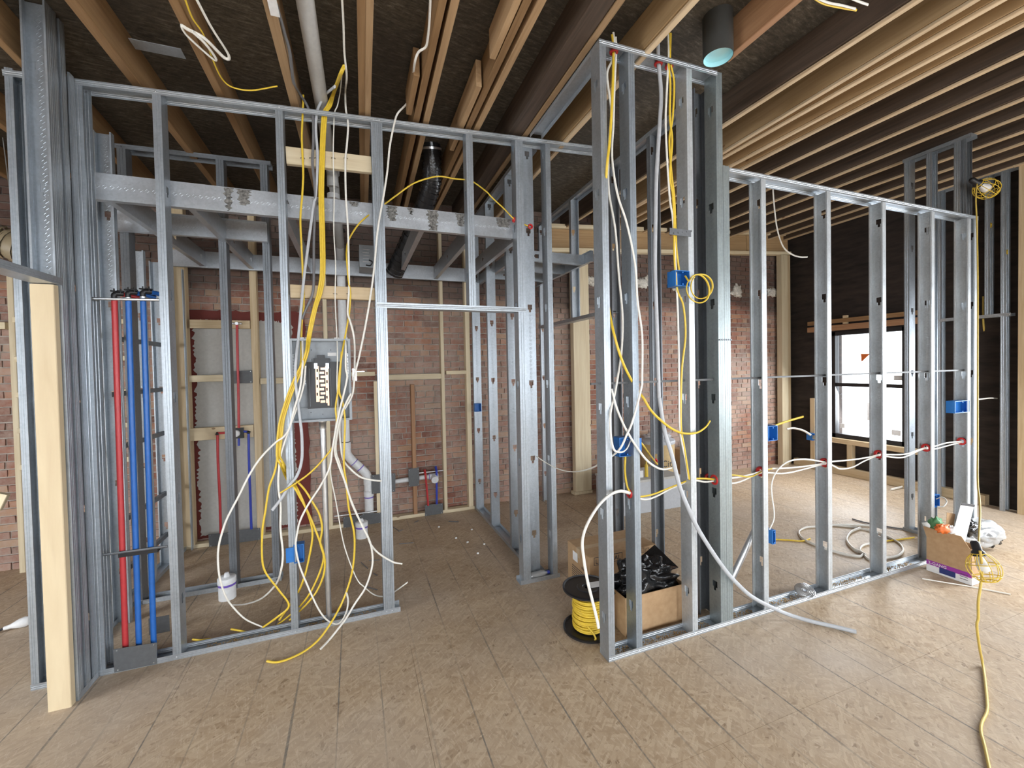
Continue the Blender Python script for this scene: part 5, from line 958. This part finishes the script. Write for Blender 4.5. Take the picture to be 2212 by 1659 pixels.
quadsheet('card_scrap', 'scrap of brown card standing in the print carton', 'cardboard', [at(x, y, Y=1.90) for x, y in ((2042, 1165), (2055, 1167), (2063, 1110), (2045, 1107))], 'card')
crumple('green_wrapper', 'crumpled green wrapper in the print carton', 'wrapper', at(2022, 1132, Y=1.93), .045, .035, .05, 'green', 3, .5, 14); crumple('orange_wrapper', 'crumpled orange and red wrapper in the print carton', 'wrapper', at(2036, 1142, Y=1.86), .055, .035, .035, 'orange', 4, .5, 14); crumple('white_wrapper', 'crumpled white wrapper in the print carton', 'wrapper', at(2055, 1145, Y=1.83), .035, .03, .03, 'paper', 6, .5, 12)
bgp = at(2120, 1150, Y=1.98); crumple('rubbish_bag', 'clear and black plastic bag lying behind the print carton', 'plastic bag', bgp, .20, .12, .10, 'film', 9, .28, 30, freq=1.7, floor_z=.002)
crumple('black_bag', 'small crumpled black bag poking out behind the clear plastic', 'plastic bag', bgp+V3((.17, .03, -.05)), .13, .09, .09, 'bag', 10, .35, 28, freq=2.0, floor_z=.002)
crumple('black_liner', 'black plastic liner edge inside the print carton', 'plastic bag', at(2092, 1140, Y=1.97), .10, .05, .055, 'bag', 12, .5, 20)
# ================================================================== STRING LIGHTS
def cage(label, c, ax, s=1.0, bulb=False):
    T = thing('cage_lamp', label, 'lamp', c, 'yellow cage lamps'); fm = frame(c, ax); prof = [(.030, 0), (.052, .022), (.068, .055), (.070, .085), (.060, .118), (.038, .142), (.012, .150)]; prof = [(r*s, z*s) for r, z in prof]
    cg = MB()
    for k in range(10):
        a = k*math.pi/5; cg.tube(smooth_path([fm @ V3((r*math.cos(a), r*math.sin(a), z)) for r, z in prof], 3), .0022*s, 5)
    for r, z in ((prof[0]), (prof[2]), (prof[4]), (prof[5])): cg.tube([fm @ V3((r*math.cos(t*.2618), r*math.sin(t*.2618), z)) for t in range(24)], .0028*s, 5, 1, True)
    cg.build('cage', M['yellow'], T); MB().lathe([(.012*s, -.07*s), (.02*s, -.062*s), (.021*s, -.02*s), (.030*s, -.01*s), (.032*s, .012*s)], 14, fm).build('socket', M['black'], T)
    MB().lathe([(.012*s, .01*s), (.018*s, .03*s), (.030*s, .062*s), (.026*s, .088*s), (.008*s, .1*s)], 16, fm).build('bulb', M['paper'], T); return T
c2 = at(2114, 1196, Y=1.2); cage('yellow cage lamp hanging low on its cord in front of the print carton', c2, (-.05, -.30, -.95), .92)
c1 = at(2113, 397, Y=2.0); cage('yellow cage lamp fixed high on the tall return', c1, (.8, -.25, -.45), 1.15)
cable('long yellow lamp cord hanging from the upper lamp to the lower lamp', [(2111, 392, 2.0), (2108, 430, 1.97), (2110, 480, 1.94), (2112, 600, 1.85), (2112, 800, 1.70), (2112, 950, 1.55), (2112, 1040, 1.43), (2116, 1080, 1.36), (2117, 1110, 1.31), (2115, 1150, 1.25), (2114, 1180, 1.2)], mat='cord', r=.0036, flat=1)
cable('yellow lamp cord dropping from the lower lamp and snaking across the floor', [(2117, 1190, 1.185), (2121, 1230, 1.18), (2118, 1265, 1.185), (2113, 1300, 1.19), (2113, 1335, 1.20), (2110, 1352, 1.205), (2116, 1400, 1.22), (2123, 1436, 'Z', .01), (2131, 1500, 'Z', .007), (2132, 1535, 'Z', .007), (2121, 1560, 'Z', .007), (2119, 1580, 'Z', .007), (2127, 1612, 'Z', .007), (2137, 1659, 'Z', .007), (2150, 1720, 'Z', .007)], mat='cord', r=.0042, flat=1)
a = at(2133, 700, Y=2.65); CN = thing('cord_plug', 'clear cord plug dangling in the far right opening', 'plug', at(2133, 750, Y=2.65)); MB().tube(smooth_path([at(x, y, Y=2.65) for x, y in ((2124, 640), (2124, 690), (2127, 720), (2134, 745))], 5), .009, 6).build('cord', M['cord'], CN); q = at(2136, 755, Y=2.65); MB().box((q.x-.03, q.y-.02, q.z-.05), (q.x+.03, q.y+.02, q.z+.03)).build('plug', M['greyc'], CN)
# small things on the floor
bl = at(32, 1350, Z=.03); LB = thing('light_bulb', 'white bulb lying on the floor at the left edge', 'light bulb', bl); MB().lathe([(.012, -.05), (.014, -.02), (.03, .02), (.034, .05), (.022, .08), (.004, .088)], 16, frame(bl, (1, .35, .1))).build('globe', M['paper'], LB)
MB().tube(smooth_path([bl+V3((-.04, -.015, 0)), bl+V3((-.09, -.03, -.015)), bl+V3((-.25, -.08, -.022))], 4), .008, 7).build('lead', M['black'], LB)
a = at(3, 1080, Y=3.6); tag(lumber('wood_offcut', at(-8, 1100, Y=3.6), at(9, 1066, Y=3.6), XA, None, 'spruce', .05, .03), 'pale wood offcut poking in at the left edge', 'lumber')
random.seed(21)
for i, (x, y) in enumerate(((1046, 1175), (1032, 1195), (1010, 1171), (948, 1138), (1019, 1144), (985, 1162))):
    q = at(x, y, Z=.008); crumple('paper_scrap', None, None, q, .012, .010, .008, 'paper', 30+i, .5, 6, floor_z=.001)
    o = [k for k in bpy.data.objects if k.name.startswith('paper_scrap')][-1]; tag(bpy.data.objects[o.name], 'tiny pale scrap on the floor '+('farthest right in the doorway', 'nearest the camera in the doorway', 'in the middle of the doorway scraps', 'farthest left, near the wood plate', 'farthest back, near the ribbed studs', 'left of the middle of the doorway')[i], 'scrap', 'scraps in the doorway')
for i, pts in enumerate((((862, 1175), (893, 1172)), ((780, 1215), (794, 1228)), ((797, 1211), (820, 1209)), ((969, 1126), (991, 1127)), ((895, 1128), (904, 1125)), ((848, 1138), (861, 1146)), ((806, 1238), (815, 1243)), ((790, 1267), (815, 1274)), ((861, 1148), (870, 1144)))):
    P = [at(x, y, Z=.004) for x, y in pts]; tag(MB().tube(P, .004, 5).build('wire_offcut', M['flexc'], loc=P[0]), 'dark offcut of wire '+('lying longest in the doorway', 'slanting near the double stud', 'lying level just left of the double stud', 'lying level near the wood floor plate', 'touching the pale floor plate', 'slanting right of the double stud', 'curled low in the bathroom', 'lowest, near the white cable end', 'second one right of the double stud')[i], 'wire', 'wire offcuts on the floor')
for lab, pts in (('yellow cable end poking from the track behind the blue pipes', ((498, 1359), (512, 1361), (530, 1365))), ('yellow cable end beside the stripped wires in the floor track', ((415, 1381), (432, 1383), (455, 1380)))):
    P = [at(x, y, Y=3.14) for x, y in pts]; P = [V3((q.x, q.y, max(q.z, .01))) for q in P]; tag(MB().tube(P, .006, 6).build('yellow_cable', M['yellow'], loc=P[0]), lab, 'cable', 'yellow cables')
a, e = atj(283, 92, .12), atj(402, 124, .12); tag(MB().box((a.x, a.y-.03, a.z), (e.x, a.y+.05, a.z+.004)).build('flat_strap', M['track'], loc=a), 'flat grey metal strip between joists at upper left', 'strap')
b0 = atj(590, 12, -.01); tag(MB().box((b0.x-.02, b0.y-.14, b0.z-.004), (b0.x+.02, b0.y+.06, b0.z)).build('white_bracket', M['paper'], loc=b0), 'white bracket under a joist at the top edge', 'bracket')

# sawdust lying in the floor tracks
random.seed(33); b = MB()
for x0, x1, yy in ((1.40, 1.50, YR), (1.60, 1.92, YR), (2.0, 2.12, YR), (2.3, 2.5, YR), (2.7, 3.1, YR), (3.3, 3.7, YR), (3.9, 4.3, YR), (-.9, -.5, YF), (-.35, .1, YF)):
    for k in range(int((x1-x0)*700)):
        x, y = random.uniform(x0, x1), yy+random.uniform(.008, .082); a = random.uniform(0, 3); r = random.uniform(.003, .008); z = .0035+random.uniform(0, .006)
        b.add([(x+r*math.cos(a+t), y+r*math.sin(a+t)*.6, z+(.003 if t == 0 else 0)) for t in (0, 2.1, 4.2)]+[(x, y, .002)], [(0, 1, 2), (0, 3, 1), (1, 3, 2), (2, 3, 0)])
o = b.build('sawdust', plain('sawdust', (.60, .42, .22), .9, 0, .3)); o['kind'] = 'stuff'; tag(o, 'pale sawdust scattered in the steel floor tracks', 'sawdust')

# lumps of old plaster left on the brick along the old roof line
for i, (x, y, rx, rz) in enumerate(((1592, 630, .10, .10), (1668, 632, .13, .07), (1385, 612, .12, .07), (1462, 622, .09, .06), (1278, 606, .12, .05), (1398, 604, .06, .05))):
    q = at(x, y, Y=BY-.005); crumple('plaster_lump', None, None, q, rx, .03, rz, 'plaster_lump', 50+i, .6, 16, freq=2.4, parent=wb)
